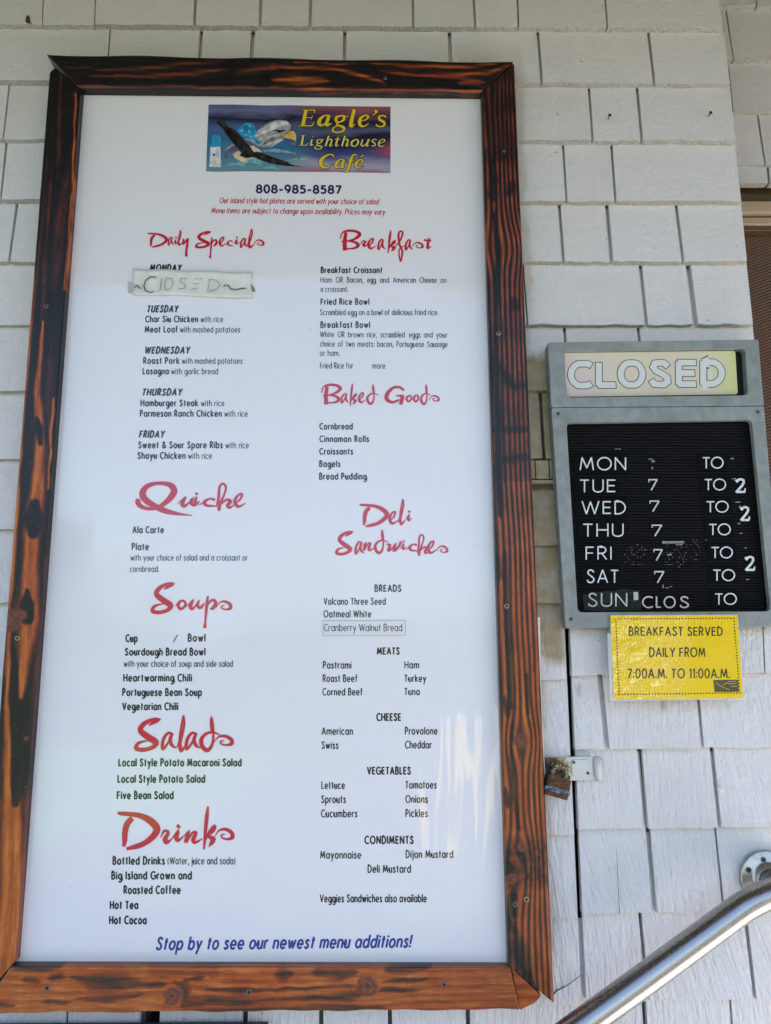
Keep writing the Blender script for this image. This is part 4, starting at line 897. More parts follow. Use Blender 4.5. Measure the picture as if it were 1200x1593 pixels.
HEAD = [  # word, enlargement origin and scale, [letter, left x, baseline, x-height (or width and height scale) in the enlargement]
 ('Daily Specials', 220, 350, 6.0, [('D', 58, 186, (57, 45)), ('a', 248, 186, (59, 73)), ('i', 302, 186, (40, 53)), ('l', 328, 180, (84, 63)), ('y', 385, 186, 75), ('S', 500, 204, (91, 76)), ('p', 640, 192, (48, 52)), ('e', 728, 192, (46, 56)), ('c', 783, 192, (36, 54)), ('i', 866, 190, (48, 55)), ('a', 922, 207, (76, 82)), ('l', 980, 200, (110, 78)), ('s', 1052, 190, (62, 62))]),
 ('Breakfast', 520, 350, 7.5, [('B', 70, 270, 100), ('r', 308, 250, (96, 64)), ('e', 395, 270, (70, 80)), ('a', 508, 284, (95, 116)), ('k', 618, 290, (94, 77)), ('f', 700, 270, 100), ('a', 828, 288, (93, 116)), ('s', 912, 268, (85, 78)), ('t', 1050, 270, 100)]),
 ('Baked Goods', 490, 590, 6.0, [('B', 62, 215, (77, 80)), ('a', 243, 220, (80, 84)), ('k', 322, 220, (64, 60)), ('e', 408, 213, (50, 61)), ('d', 482, 222, (82, 86)), ('G', 655, 215, 75), ('o', 845, 207, (48, 58)), ('o', 910, 207, (50, 60)), ('d', 985, 224, (72, 87)), ('s', 1068, 204, (62, 62))]),
 ('Quiche', 200, 740, 6.316, [('Q', 65, 300, 85), ('u', 485, 300, 85), ('i', 625, 300, (78, 90)), ('c', 690, 300, 85), ('h', 860, 300, 85), ('e', 1040, 300, 85)]),
 ('Deli', 515, 770, 6.316, [('D', 282, 278, (86, 75)), ('e', 573, 278, (67, 80)), ('l', 655, 275, (116, 112)), ('i', 735, 270, (62, 78))]),
 ('Sandwiches', 515, 770, 6.316, [('S', 42, 575, (106, 114)), ('a', 235, 578, (97, 116)), ('n', 310, 552, (78, 86)), ('d', 424, 560, (106, 108)), ('w', 545, 552, 86), ('i', 682, 550, (62, 70)), ('c', 736, 550, (58, 76)), ('h', 846, 563, (58, 66)), ('e', 950, 566, (67, 78)), ('s', 1040, 566, (72, 78))]),
 ('Soups', 225, 905, 8.276, [('S', 78, 385, (186, 194)), ('o', 400, 350, 110), ('u', 545, 350, (90, 110)), ('p', 770, 350, 110), ('s', 922, 360, (132, 130))]),
 ('Salads', 200, 1110, 7.06, [('S', 60, 390, 175), ('a', 360, 390, 175), ('l', 525, 390, 175), ('a', 622, 390, 175), ('d', 780, 390, 175), ('s', 935, 350, (142, 126))]),
 ('Drinks', 175, 1250, 6.154, [('D', 50, 385, 120), ('r', 460, 385, 120), ('i', 565, 385, 120), ('n', 680, 385, 120), ('k', 860, 385, 120), ('s', 980, 345, 120)])]
for word, ox, oy, es, letters in HEAD:
    halo, ink = Ink(YT + .00010, -.000008), Ink(YT - .00002)
    for ch, lx, by, un in letters:
        ux, uy = un if isinstance(un, tuple) else (un, un)
        for st in BR[ch]:
            pp = smooth_pts([((lx + x * ux) / es + ox, (by + y * uy) / es + oy, w_ * math.sqrt(ux * uy) / es) for x, y, w_ in st], 4)
            q = [P(x, y, YT) for x, y, _ in pp]; s1 = (P(ox + 1, oy, YT) - P(ox, oy, YT)).length
            ink.ribbon([(v.x, v.z) for v in q], [max(.45, w_ * .54) * s1 for _, _, w_ in pp], nosplit=True)
            halo.ribbon([(v.x, v.z) for v in q], [(max(.45, w_ * .54) + .75) * s1 for _, _, w_ in pp], cap=.7 * s1, nosplit=True)
    hh = ink.build('heading', M_REDINK, poster)
    halo.build('print_halo', M_HALO, poster)

# logo print: background, lighthouse, flying eagle, eagle head, yellow serif words
LX, LY, LS = 310, 155, 7.059
PX1 = (P(461, 220, YT) - P(460, 220, YT)).length
def LP(x, y, Y): v = P(LX + x / LS, LY + y / LS, Y); return (v.x, v.z)
M_LOGO = print_mat('logo_background_print', (.1, .1, .2)); n = N(M_LOGO)
s_ = n.sep(n.P()); xa = n.new('MapRange'); n.set(xa.inputs[0], s_[0]); xa.inputs[1].default_value = P(322, 200, YT).x; xa.inputs[2].default_value = P(608, 200, YT).x
ya_ = n.new('MapRange'); n.set(ya_.inputs[0], s_[2]); ya_.inputs[1].default_value = P(460, 164, YT).z; ya_.inputs[2].default_value = P(460, 269, YT).z
cl = n.noise(n.mapping(n.P(), scale=(.35, 1, 1)), 22, 3, .5, .4)
xx = n.math('ADD', xa.outputs[0], n.math('MULTIPLY', n.math('SUBTRACT', cl, .5), .35)); yy = n.math('ADD', ya_.outputs[0], n.math('MULTIPLY', n.math('SUBTRACT', cl, .5), .45))
left = n.ramp(yy, [(0, (.07, .09, .20)), (.10, (.12, .13, .26)), (.22, (.005, .008, .025)), (.36, (.06, .09, .20)), (.55, (.022, .12, .26)), (.75, (.07, .18, .26)), (.9, (.11, .24, .28)), (1, (.17, .18, .28))])
rgt = n.ramp(yy, [(0, (.30, .09, .10)), (.12, (.12, .04, .07)), (.22, (.008, .008, .03)), (.34, (.09, .09, .17)), (.44, (.004, .005, .022)), (.58, (.015, .02, .07)), (.70, (.05, .06, .20)), (.82, (.34, .30, .38)), (.9, (.32, .28, .36)), (1, (.32, .05, .08))])
c_ = n.mix(n.ramp(xx, [(.40, 0.0), (.62, 1.0)]), left, rgt)
redm = n.math('MULTIPLY', n.ramp(xx, [(.86, 0.0), (1.0, 1.0)]), n.ramp(yy, [(.55, 0.0), (.68, 1.0), (.75, 0.0)]))
c_ = n.mix(redm, c_, (.42, .06, .09))
n.set(n.b.inputs['Base Color'], c_)
pts = []
top = [(104, 52), (400, 52), (700, 62), (1000, 60), (1400, 68), (2102, 75)]
bot = [(2102, 805), (1400, 792), (900, 790), (500, 785), (200, 790), (75, 785)]
bgI = Ink(YT - .00000); bgI.poly([LP(x, y, YT) for x, y in top + bot])
logo = bgI.build('logo_print', M_LOGO, poster)
def pm(name, col):
    m = print_mat(name, col); n = N(m)
    f = n.noise(n.mapping(n.P(), rot=(0, .5, 0), scale=(1, 1, .5)), 110, 2, .5)
    n.set(n.b.inputs['Base Color'], n.ramp(f, [(.30, tuple(c * .62 for c in col)), (.5, tuple(col)), (.7, tuple(min(.72, c * 1.2 + .02) for c in col))])); return m
mats_l = [pm('print_white', (.62, .60, .62)), pm('print_cyan', (.02, .26, .46)), pm('print_dark', (.012, .008, .008)), pm('print_cream', (.60, .48, .32)), pm('print_yellow_orange', (.66, .40, .09)), pm('print_grey', (.34, .33, .34)), pm('print_sky', (.16, .36, .42)), pm('print_purple', (.14, .10, .16)), pm('print_star', (.35, .50, .66))]
lg = Ink(YT - .00006, -.00001)
# sea swirls and hills
for pth, mi in (([(280, 640, 20), (360, 560, 60), (450, 520, 50), (500, 560, 20)], 7), ([(450, 720, 20), (560, 660, 70), (700, 700, 50)], 6), ([(500, 430, 10), (580, 450, 26), (660, 510, 18)], 5), ([(680, 760, 10), (790, 740, 30), (880, 770, 10)], 6), ([(700, 560, 20), (860, 560, 44), (1060, 600, 30)], 6), ([(760, 600, 10), (930, 590, 22), (1100, 610, 10)], 7), ([(280, 560, 10), (400, 470, 30)], 5), ([(540, 470, 10), (600, 500, 30), (640, 560, 10)], 7), ([(300, 720, 10), (420, 700, 40), (520, 740, 10)], 6), ([(900, 680, 10), (1100, 650, 26), (1180, 660, 10)], 6), ([(980, 480, 20), (1030, 480, 40), (1060, 500, 20)], 7)):
    sp_ = smooth_pts(pth, 5); lg.ribbon([LP(x, y, YT) for x, y, _ in sp_], [w_ / LS * PX1 * .5 for *_, w_ in sp_], mi)
# blue starry field behind the wing
lg.poly([LP(x, y, YT) for x, y in [(440, 300), (520, 250), (590, 260), (620, 330), (690, 400), (740, 470), (640, 460), (560, 430), (470, 400), (420, 340)]], 1)
for x, y in ((555, 288), (465, 340), (545, 345), (515, 388), (568, 410), (620, 395), (600, 300), (640, 440), (500, 300)):
    lg.poly([LP(x + 11 * math.cos(a), y + 11 * math.sin(a), YT) for a in [k * math.pi / 3 for k in range(6)]], 8)
# lighthouse
lg.poly([LP(x, y, YT) for x, y in [(122, 520), (232, 515), (240, 740), (112, 735)]], 0)
lg.poly([LP(x, y, YT) for x, y in [(128, 486), (250, 490), (244, 515), (118, 512)]], 1)
lg.poly([LP(x, y, YT) for x, y in [(145, 400), (232, 400), (238, 486), (138, 486)]], 1)
lg.poly([LP(x, y, YT) for x, y in [(138, 410), (186, 372), (240, 410)]], 1)
lg.poly([LP(x, y, YT) for x, y in [(183, 360), (190, 360), (190, 400), (183, 400)]], 2)
lg.poly([LP(x, y, YT) for x, y in [(152, 592), (175, 592), (175, 616), (152, 616)]], 2)
lg.poly([LP(x, y, YT) for x, y in [(132, 655), (185, 650), (180, 668), (138, 670)]], 5)
lg.poly([LP(x, y, YT) for x, y in [(142, 678), (175, 675), (172, 700), (160, 735), (150, 735)]], 5)
lg.build('logo_print', mats_l, poster)
lg = Ink(YT - .00016, -.00001)
# eagle head
lg.poly([LP(x, y, YT) for x, y in [(610, 400), (650, 330), (720, 275), (800, 235), (890, 218), (970, 235), (1010, 280), (1000, 330), (960, 360), (940, 420), (880, 470), (800, 520), (690, 520), (650, 490), (700, 460), (630, 430)]], 5)
for pth, mi in (([(620, 400, 16), (760, 330, 44), (900, 260, 60), (980, 270, 20)], 0), ([(650, 440, 8), (760, 400, 24), (880, 380, 14)], 3), ([(690, 500, 10), (780, 440, 24), (900, 410, 10)], 7), ([(720, 500, 8), (820, 470, 22), (920, 440, 10)], 0), ([(640, 360, 8), (740, 300, 18), (840, 250, 8)], 0), ([(700, 420, 6), (800, 380, 10), (860, 365, 6)], 7)):
    sp_ = smooth_pts(pth, 5); lg.ribbon([LP(x, y, YT) for x, y, _ in sp_], [w_ / LS * PX1 * .5 for *_, w_ in sp_], mi)
for pth in ([(800, 345, 8), (850, 335, 18), (900, 345, 22), (950, 335, 14)], [(860, 350, 8), (880, 358, 16), (905, 350, 8)], [(890, 405, 6), (930, 415, 16), (970, 440, 8)]):
    lg.ribbon([LP(x, y, YT) for x, y, _ in pth], [w_ / LS * PX1 * .5 for *_, w_ in pth], 2)
lg.poly([LP(x, y, YT) for x, y in [(905, 395), (960, 385), (985, 340), (1040, 345), (1066, 390), (1062, 460), (1040, 440), (1000, 428), (930, 420)]], 4)
# flying eagle: wings, body, tail, head
lg.poly([LP(x, y, YT) for x, y in [(370, 600), (420, 560), (480, 590), (560, 630), (600, 640), (520, 680), (460, 680), (390, 640)]], 3)
lg.poly([LP(x, y, YT) for x, y in [(180, 230), (215, 275), (200, 180), (238, 260), (238, 168), (262, 265), (275, 180), (285, 250), (320, 300), (380, 320), (450, 390), (520, 470), (600, 560), (660, 570), (760, 610), (880, 650), (960, 680), (1020, 715), (1140, 735), (1040, 732), (960, 728), (880, 718), (790, 700), (690, 670), (600, 630), (500, 640), (440, 610), (470, 575), (420, 530), (350, 450), (290, 370), (250, 310)]], 2)
lg.poly([LP(x, y, YT) for x, y in [(555, 505), (600, 505), (680, 560), (690, 580), (640, 570), (600, 575), (580, 545)]], 3)
lg.build('logo_print', mats_l, poster)
M_LY = print_mat('print_letter_yellow', (.66, .46, .02)); M_LY2 = print_mat('print_letter_pale_yellow', (.60, .50, .12)); M_LB = print_mat('print_letter_shadow', (.004, .003, .003))
S_ = {  # serif italic letters: strokes in the word crop (x, y, width)
 'Eagle\u2019s': (0, [[(160, 85, 34), (122, 265, 36)], [(120, 82, 10), (262, 84, 12)], [(262, 84, 16), (256, 125, 5)], [(150, 172, 8), (225, 172, 8)], [(238, 145, 6), (222, 195, 6)], [(70, 268, 8), (228, 268, 12)], [(228, 268, 14), (258, 220, 5)],
   [(428, 150, 18), (380, 148, 16), (325, 190, 34), (312, 245, 36), (350, 262, 18), (410, 215, 12)], [(428, 148, 32), (400, 255, 34), (455, 240, 8)],
   [(575, 150, 14), (520, 165, 28), (512, 210, 28), (550, 225, 16), (600, 195, 26), (600, 155, 24), (560, 150, 14)], [(600, 155, 10), (655, 155, 12)], [(535, 230, 16), (520, 255, 20), (590, 280, 28), (600, 320, 22), (530, 345, 16), (470, 325, 20), (490, 285, 12), (540, 265, 10)],
   [(730, 78, 8), (690, 85, 10)], [(722, 80, 34), (682, 265, 36), (728, 250, 8)],
   [(785, 215, 10), (860, 195, 12), (885, 160, 26), (850, 145, 16), (795, 185, 32), (788, 250, 34), (830, 275, 18), (892, 240, 8)],
   [(960, 88, 34), (985, 105, 18), (932, 150, 5)],
   [(1095, 165, 20), (1060, 148, 14), (1015, 160, 22), (1020, 195, 28), (1070, 225, 28), (1070, 265, 20), (1020, 278, 14), (975, 255, 20)]]),
 'Lighthouse': (1, [[(128, 382, 20), (108, 490, 22)], [(98, 380, 7), (150, 380, 7)], [(72, 495, 6), (165, 495, 9)], [(165, 495, 10), (188, 462, 4)],
   [(240, 390, 18), (246, 396, 18)], [(230, 425, 16), (215, 490, 18), (248, 485, 5)],
   [(325, 425, 8), (290, 440, 15), (292, 465, 14), (325, 468, 12), (345, 440, 14), (325, 425, 9)], [(340, 428, 6), (368, 428, 7)], [(300, 475, 8), (290, 492, 12), (340, 508, 15), (330, 535, 10), (280, 540, 10), (262, 520, 10), (300, 497, 6)],
   [(425, 385, 18), (388, 505, 18)], [(402, 450, 6), (440, 425, 12), (462, 440, 16), (440, 500, 18), (472, 490, 5)],
   [(535, 400, 16), (508, 495, 18), (545, 490, 5)], [(495, 425, 7), (560, 425, 7)],
   [(615, 385, 18), (578, 505, 18)], [(592, 450, 6), (630, 425, 12), (652, 440, 16), (630, 500, 18), (662, 490, 5)],
   [(740, 425, 12), (695, 455, 20), (695, 495, 16), (730, 508, 10), (765, 475, 20), (765, 435, 16), (735, 425, 10)],
   [(822, 425, 14), (805, 490, 18), (835, 500, 12), (880, 455, 8)], [(892, 425, 18), (868, 500, 18), (895, 492, 5)],
   [(985, 432, 12), (955, 425, 9), (930, 445, 14), (960, 470, 16), (965, 498, 12), (925, 502, 10)],
   [(1010, 475, 7), (1060, 460, 9), (1078, 438, 16), (1052, 425, 9), (1012, 460, 18), (1015, 500, 16), (1045, 510, 9), (1080, 490, 5)]]),
 'Caf\u00e9': (0, [[(480, 645, 7), (478, 612, 14), (425, 603, 14), (350, 650, 34), (330, 710, 36), (370, 755, 22), (425, 750, 10), (470, 715, 5)],
   [(598, 665, 12), (560, 660, 12), (515, 700, 26), (508, 745, 24), (540, 755, 14), (590, 715, 8)], [(602, 662, 24), (578, 750, 24), (612, 742, 6)],
   [(752, 610, 14), (715, 605, 14), (685, 660, 26), (655, 770, 24), (630, 800, 14), (605, 795, 14)], [(640, 668, 8), (728, 668, 8)],
   [(740, 715, 8), (800, 700, 10), (822, 675, 20), (795, 660, 12), (745, 700, 26), (745, 745, 24), (775, 760, 14), (825, 735, 5)], [(788, 640, 6), (830, 605, 14)]])}
sh_, yl_ = Ink(YT - .00028, -.000008), Ink(YT - .00038, -.000008)
for wd, (mi, sts) in S_.items():
    for st in sts:
        pp = smooth_pts(st, 4) if len(st) > 2 else st
        q = [P(455 + x / 7.5, 160 + y / 7.5, YT) for x, y, _ in pp]; s1 = PX1 / 7.5
        pts_ = [(v.x, v.z) for v in q]
        yl_.ribbon(pts_, [max(4, w_ * 1.18) * s1 * .5 for *_, w_ in pp], mi)
        sh_.ribbon(pts_, [(w_ * .5 + 8) * s1 for *_, w_ in pp], 0, cap=7 * s1)
sh_.build('logo_print', M_LB, poster); yl_.build('logo_print', [M_LY, M_LY2], poster)

# taped paper strips lying on the poster
M_PAPER = simple_noise('curled_paper_strip', (.62, .60, .54), (.76, .73, .67), 40, .6, bump=.5, lo=.3, hi=.7, dist=.002)
M_PENCIL = mat('faint_pencil', (.20, .20, .18), .8); M_PEN = mat('dark_pencil', (.05, .05, .05), .8)
strip = thing('paper_strip', 'crinkled paper strip with closed in faint pencil taped over Monday', 'paper note', P(300, 442, YP - .001))
def strip_mesh():
    vs, fs = [], []; nu, nv = 36, 8
    for i in range(nu + 1):
        for j in range(nv + 1):
            s, t = i / nu, j / nv
            x0, x1 = 207, 392.5; yt = 417.5 + 6 * s + .8 * math.sin(s * 17); yb = 458 + 5 * s + .9 * math.sin(s * 9 + 1)
            X = x0 + (x1 - x0) * s - 1.5 * t * (1 - s); Yp = yt + (yb - yt) * t
            d_ = .0010 + .0022 * abs(2 * t - 1) ** 2 * (.4 + .6 * s) + .0004 * math.sin(s * 40 + t * 5)
            vs.append(P(X, Yp, YP - d_))
    n1 = nv + 1
    for i in range(nu):
        for j in range(nv): fs.append((i * n1 + j, i * n1 + j + 1, (i + 1) * n1 + j + 1, (i + 1) * n1 + j))
    me = mesh(vs, fs, True); return me
sm = strip_mesh(); so_ = link('paper', sm, M_PAPER, strip)
so_.modifiers.new('thickness', 'SOLIDIFY').thickness = .0003
ink = Ink(YP - .0042, -.00001)
def zp(pts, w_, mi=0):
    q = [P(190 + x / 5.4545, 400 + y / 5.4545, YP - .0040) for x, y in pts]; ink.ribbon([(v.x, v.z) for v in q], [w_ * PX1 * .5 for _ in q], mi)
zp([(108, 258), (120, 240), (135, 240), (145, 262), (158, 262)], 1.5, 1)
zp([(292, 168), (240, 165), (200, 195), (185, 240), (195, 280), (240, 300), (268, 290)], 1.6, 1)
zp([(335, 180), (322, 282)], 1.1); zp([(375, 178), (362, 230), (370, 275), (410, 270), (432, 220), (420, 180), (380, 178)], 1.0); zp([(550, 178), (500, 180), (490, 205), (540, 235), (530, 262), (480, 268)], .9)
zp([(610, 185), (680, 182)], .8); zp([(600, 225), (650, 222)], .8); zp([(590, 272), (640, 262)], .9)
zp([(742, 190), (728, 280)], .9); zp([(735, 188), (800, 195), (832, 235), (800, 270), (722, 290)], .9)
zp([(862, 250), (875, 236), (900, 236), (920, 268), (970, 274), (1020, 262), (1050, 264)], 1.6, 1)
ink.build('pencil_writing', [M_PENCIL, M_PEN], strip)
M_TAPE = mat('old_clear_tape', (.42, .42, .36), .25)
zplane([(199, 438), (209, 440), (208, 457), (199, 455)], YP - .0012, YP - .0004, M_TAPE, 'tape', strip)
zplane([(391, 441), (396, 448), (398, 453), (391, 454)], YP - .0012, YP - .0004, M_PENCIL, 'tape', strip)
M_LBL = print_mat('label_tape', (.70, .68, .68), k=.6)
lab = thing('label_strip', 'small boxed label reading Cranberry Walnut Bread stuck in the breads list', 'label', P(567, 977, YP - .0005))
zplane([(502.5, 965.5), (631.3, 965), (631.7, 988.5), (502.5, 989.5)], YP - .0006, YP - .0002, M_GREYINK if 0 else mat('label_outline', (.33, .36, .34), .6), 'label_border', lab)
zplane([(503.3, 966.3), (630.6, 965.8), (631, 987.7), (503.3, 988.7)], YP - .00075, YP - .0003, M_LBL, 'label_paper', lab)
ink = Ink(YP - .0009); add_text(ink, 'Cranberry Walnut Bread', 504, 626, 982, 11.3, 1.15); ink.build('text_line', M_GREYINK, lab)

# ------------------------------------------------------------------ hours sign
sign = thing('hours_sign', 'grey plastic opening hours sign with black letter board, right of menu', 'sign', P(1030, 760, -.02))
YS = -.040
def rrect(c, r, k=5):
    """rounded quad in picture coordinates; c: TL TR BR BL"""
    out = []; n_ = len(c)
    for i in range(n_):
        p, a, b_ = c[i], c[i - 1], c[(i + 1) % n_]
        da = math.hypot(a[0] - p[0], a[1] - p[1]); db = math.hypot(b_[0] - p[0], b_[1] - p[1])
        p1 = (p[0] + (a[0] - p[0]) * r / da, p[1] + (a[1] - p[1]) * r / da); p2 = (p[0] + (b_[0] - p[0]) * r / db, p[1] + (b_[1] - p[1]) * r / db)
        for q in range(k + 1):
            t = q / k; out.append(((1 - t) ** 2 * p1[0] + 2 * t * (1 - t) * p[0] + t * t * p2[0], (1 - t) ** 2 * p1[1] + 2 * t * (1 - t) * p[1] + t * t * p2[1]))
    return out
def bezel(name, outer, inner, r, Yf, Yb, Yin, parent, m, ro=2.5):
    """frame with a rounded window, sides both outside and inside"""
    k = 5; I = [P(x, y, Yf) for x, y in rrect(inner, r, k)]; O = [P(x, y, Yf) for x, y in rrect(outer, ro, k)]
    n_ = len(I); vs = I + O + [Vector((v.x, Yin, v.z)) for v in I] + [Vector((v.x, Yb, v.z)) for v in O]
    fs = []
    for i in range(n_):
        j = (i + 1) % n_
        fs += [(i, j, n_ + j, n_ + i), (j, i, 2 * n_ + i, 2 * n_ + j), (n_ + i, n_ + j, 3 * n_ + j, 3 * n_ + i)]
    me = mesh(vs, fs); bm = bmesh.new(); bm.from_mesh(me); bmesh.ops.recalc_face_normals(bm, faces=bm.faces)
    es = [e for e in bm.edges if len(e.link_faces) == 2 and abs(e.link_faces[0].normal.y) + abs(e.link_faces[1].normal.y) > .9 and min(abs(e.link_faces[0].normal.y), abs(e.link_faces[1].normal.y)) < .1]
    bmesh.ops.bevel(bm, geom=es, offset=.0012, segments=2, affect='EDGES', profile=.6)
    bm.to_mesh(me); bm.free()
    o = link(name, me, m, parent)
    # make sure the front faces the street
    bm = bmesh.new(); bm.from_mesh(me); 
    s_ = sum(f.normal.y * f.calc_area() for f in bm.faces if abs(f.normal.y) > .9)
    if s_ > 0: bmesh.ops.reverse_faces(bm, faces=bm.faces[:]); bm.to_mesh(me)
    bm.free(); return o
bezel('header_bezel', [(853, 532.5), (1180.5, 528), (1189.3, 630.3), (858.3, 633)], [(877.5, 546), (1160, 542.2), (1164.5, 614.5), (883, 618)], 8, YS - .003, -.0165, YS + .012, sign, M_SIGN)
bezel('board_bezel', [(858.3, 634.3), (1189.3, 631.8), (1218, 974.5), (880.5, 977.5)], [(882, 657.5), (1170, 652.8), (1199.5, 951), (899.5, 952.5)], 8, YS, -.0165, YS + .010, sign, M_SIGN)
zplane([(862, 540), (1172, 536), (1180, 624), (866, 627)], -.026, -.0125, M_BLACK, 'header_recess', sign)
M_CARD = mat('faded_card', (.5, .45, .35), .5); n = N(M_CARD)
bx = n.sep(n.P())[0]; b1 = n.noise(n.P(), 28, 4, .6); b2 = n.noise(n.mapping(n.P(), loc=(3, 0, 5)), 14, 3, .5)
xr_ = n.new('MapRange'); n.set(xr_.inputs[0], bx); xr_.inputs[1].default_value = P(880, 580, YS).x; xr_.inputs[2].default_value = P(1148, 580, YS).x
v_ = n.math('ADD', xr_.outputs[0], n.math('MULTIPLY', n.math('SUBTRACT', b2, .5), 1.1))
cc = n.ramp(v_, [(0, (.62, .46, .43)), (.28, (.62, .56, .38)), (.5, (.62, .51, .38)), (.78, (.60, .55, .34)), (1, (.56, .56, .18))])
cc = n.mix(n.math('MULTIPLY', b1, .35), cc, (.60, .52, .42)); n.set(n.b.inputs['Base Color'], cc)
card = link('closed_card', prism([P(x, y, YS + .004) for x, y in rrect([(878, 548.5), (1144.5, 545.3), (1148.6, 613.2), (881.5, 617.2)], 4, 4)], YS + .0085, .0004, 1), M_CARD, sign)
CLW = mat('card_white', (.60, .60, .57), .5)
ol, wh = Ink(YS + .0038, -.000004), Ink(YS + .0036, -.000004)
CH = [('C', 888.5, 917), ('L', 932, 957), ('O', 966, 1000), ('S', 1014.5, 1040.5), ('E', 1056.5, 1082), ('D', 1094.5, 1123.5)]
PX2 = (P(1021, 580, YS) - P(1020, 580, YS)).length
for ch, xa_, xb_ in CH:
    for inkx, wt_, mi in ((ol, 12.0, 0), (wh, 9.6, 0)):
        gw = G[ch][0] if ch != 'C' else .48
        yt_ = 567.5 - (xa_ - 886) * .006; 
        k = (xb_ - xa_ - (0 if ch == 'S' else 0)) / gw
        for st in G[ch][1]:
            pts_ = [P(xa_ + (a if ch not in 'S' else a * 1.0) * k, 601 - (xa_ - 886) * .012 - min(.965, max(.035, b_)) * 36.5, YS + .0038) for a, b_ in st]
            inkx.ribbon([(v.x, v.z) for v in pts_], [wt_ * .5 * PX2] * len(pts_), mi, cap=(wt_ * .5 - 3.6) * PX2)
ol.build('card_lettering', mat('card_outline', (.03, .03, .03), .6), card); wh.build('card_lettering', CLW, card)
# a torn white patch on the last letter
zplane([(1102, 574), (1105, 573), (1109, 589), (1105, 592), (1102, 588)], YS + .0033, YS + .0036, CLW, 'torn_patch', card)
zplane([(1093, 600), (1100, 595), (1104, 600), (1098, 608), (1093, 606)], YS + .0033, YS + .0036, CLW, 'torn_patch', card)
# letter board with horizontal grooves
def grooves():
    vs, fs = [], []; n_ = 70
    for i in range(n_ + 1):
        t = i / n_
        for dt, yy in ((0, -.0272), (.45, -.0286), (.75, -.0286)):
            tt = min(1, t + dt / n_)
            y = 648 + (960 - 648) * tt; xl_, xr2 = 876 + (900 - 876) * tt - 6, 1166 + (1202 - 1166) * tt + 14
            a, b_ = P(xl_, y, yy), P(xr2, y, yy); vs += [a, b_]
    m2 = len(vs) // 2
    for i in range(m2 - 1): fs.append((2 * i, 2 * i + 2, 2 * i + 3, 2 * i + 1))
    me = mesh(vs, fs); return me
gb = link('letter_board', grooves(), M_BOARD, sign)
zplane([(872, 645), (1185, 645), (1212, 962), (892, 962)], -.0265, -.0125, M_BLACK, 'board_back', sign)
YL = -.0296
DAYS = [('MON', 902, 974.5, 731.5, 20.3, 1092.8, 1126, 728.8), ('TUE', 902, 958.3, 766, 20.5, 1096, 1130, 762.8), ('WED', 905, 974, 800, 20.7, 1099, 1134, 797.3), ('THU', 907, 970.5, 835, 20.8, 1103, 1137.3, 832.6), ('FRI', 911.3, 951.8, 870.8, 20.8, 1106.5, 1140.5, 868.5), ('SAT', 913, 962.8, 907, 21, 1109.3, 1144, 903.8), ('SUN', 915, 976.3, 943.8, 21.3, 1112.3, 1146.8, 940.8)]
for (dname, xa_, xb_, yb_, cp, ta, tb, ty) in DAYS:
    for q in (0, 1):
        s1 = [(890 - 12 + (yb_ - 731) * .055, yb_ + 4), (xb_ + 4, yb_ + 4), (xb_ + 2, yb_ - cp - 6), (890 - 13 + (yb_ - 731) * .055, yb_ - cp - 6)] if q == 0 else [(ta - 5, ty + 4), (tb + 6, ty + 4), (tb + 4, ty - 23), (ta - 7, ty - 23)]
        if q == 0: s1 = [(xa_ - 8, yb_ + 5), (xb_ + 4, yb_ + 5), (xb_ + 2, yb_ - cp - 5), (xa_ - 9, yb_ - cp - 5)]
        zplane(s1, YL + .0002, -.0283, M_PLATE, 'word_plate', sign)
    ink = Ink(YL - .0002); add_text(ink, dname, xa_, xb_, yb_, cp, 2.0, gap=.20); ink.build('day_word', M_LET, sign, .0004)
    ink = Ink(YL - .0002); add_text(ink, 'TO', ta, tb, ty, 18, 1.9, gap=.10); ink.build('to_word', M_LET, sign, .0004)
for x0, x1, y, cp in ((1008.8, 1022, 763, 18), (1010.7, 1025, 796.3, 18), (1014, 1029, 834.3, 18.5), (1016.6, 1030, 872.4, 18.5), (1018, 1032.5, 907, 19)):
    ink = Ink(YL - .0002); add_text(ink, '7', x0, x1 + 1.5, y, cp, 2.1)
    a = P(x0 + .6, y - cp + 1, YL); b_ = P(x0 + 1.0, y - cp + 5.5, YL); ink.ribbon([(a.x, a.z), (b_.x, b_.z)], [.0009, .0007])
    ink.build('numeral', M_LET2, sign, .0006)
for x0, x1, y, cp in ((1144, 1160, 767, 22.5), (1151.5, 1166.7, 810.6, 22.8), (1159, 1174.7, 888.3, 23)):
    ink = Ink(YL - .0002); add_text(ink, '2', x0, x1, y, cp, 3.4)
    a = P(x1 - 1.5, y - 1.5, YL); b_ = P(x1 - .6, y - 7, YL); ink.ribbon([(a.x, a.z), (b_.x, b_.z)], [.0014, .0010])
    a = P(x0 + 1.5, y - cp + 3, YL); ink.poly([(a.x + .0022 * math.cos(t * 1.05), a.z + .0022 * math.sin(t * 1.05)) for t in range(6)])
    ink.build('numeral', M_LET, sign, .0010)
for ch, x0, x1 in (('C', 999, 1015.5), ('L', 1020.5, 1029), ('O', 1032.5, 1051.5), ('S', 1057.5, 1072.8)):
    ink = Ink(YL - .0002); add_text(ink, ch, x0, x1, 946, 18.3, 2.2); ink.build('board_letter', M_LET3, sign, .0008)
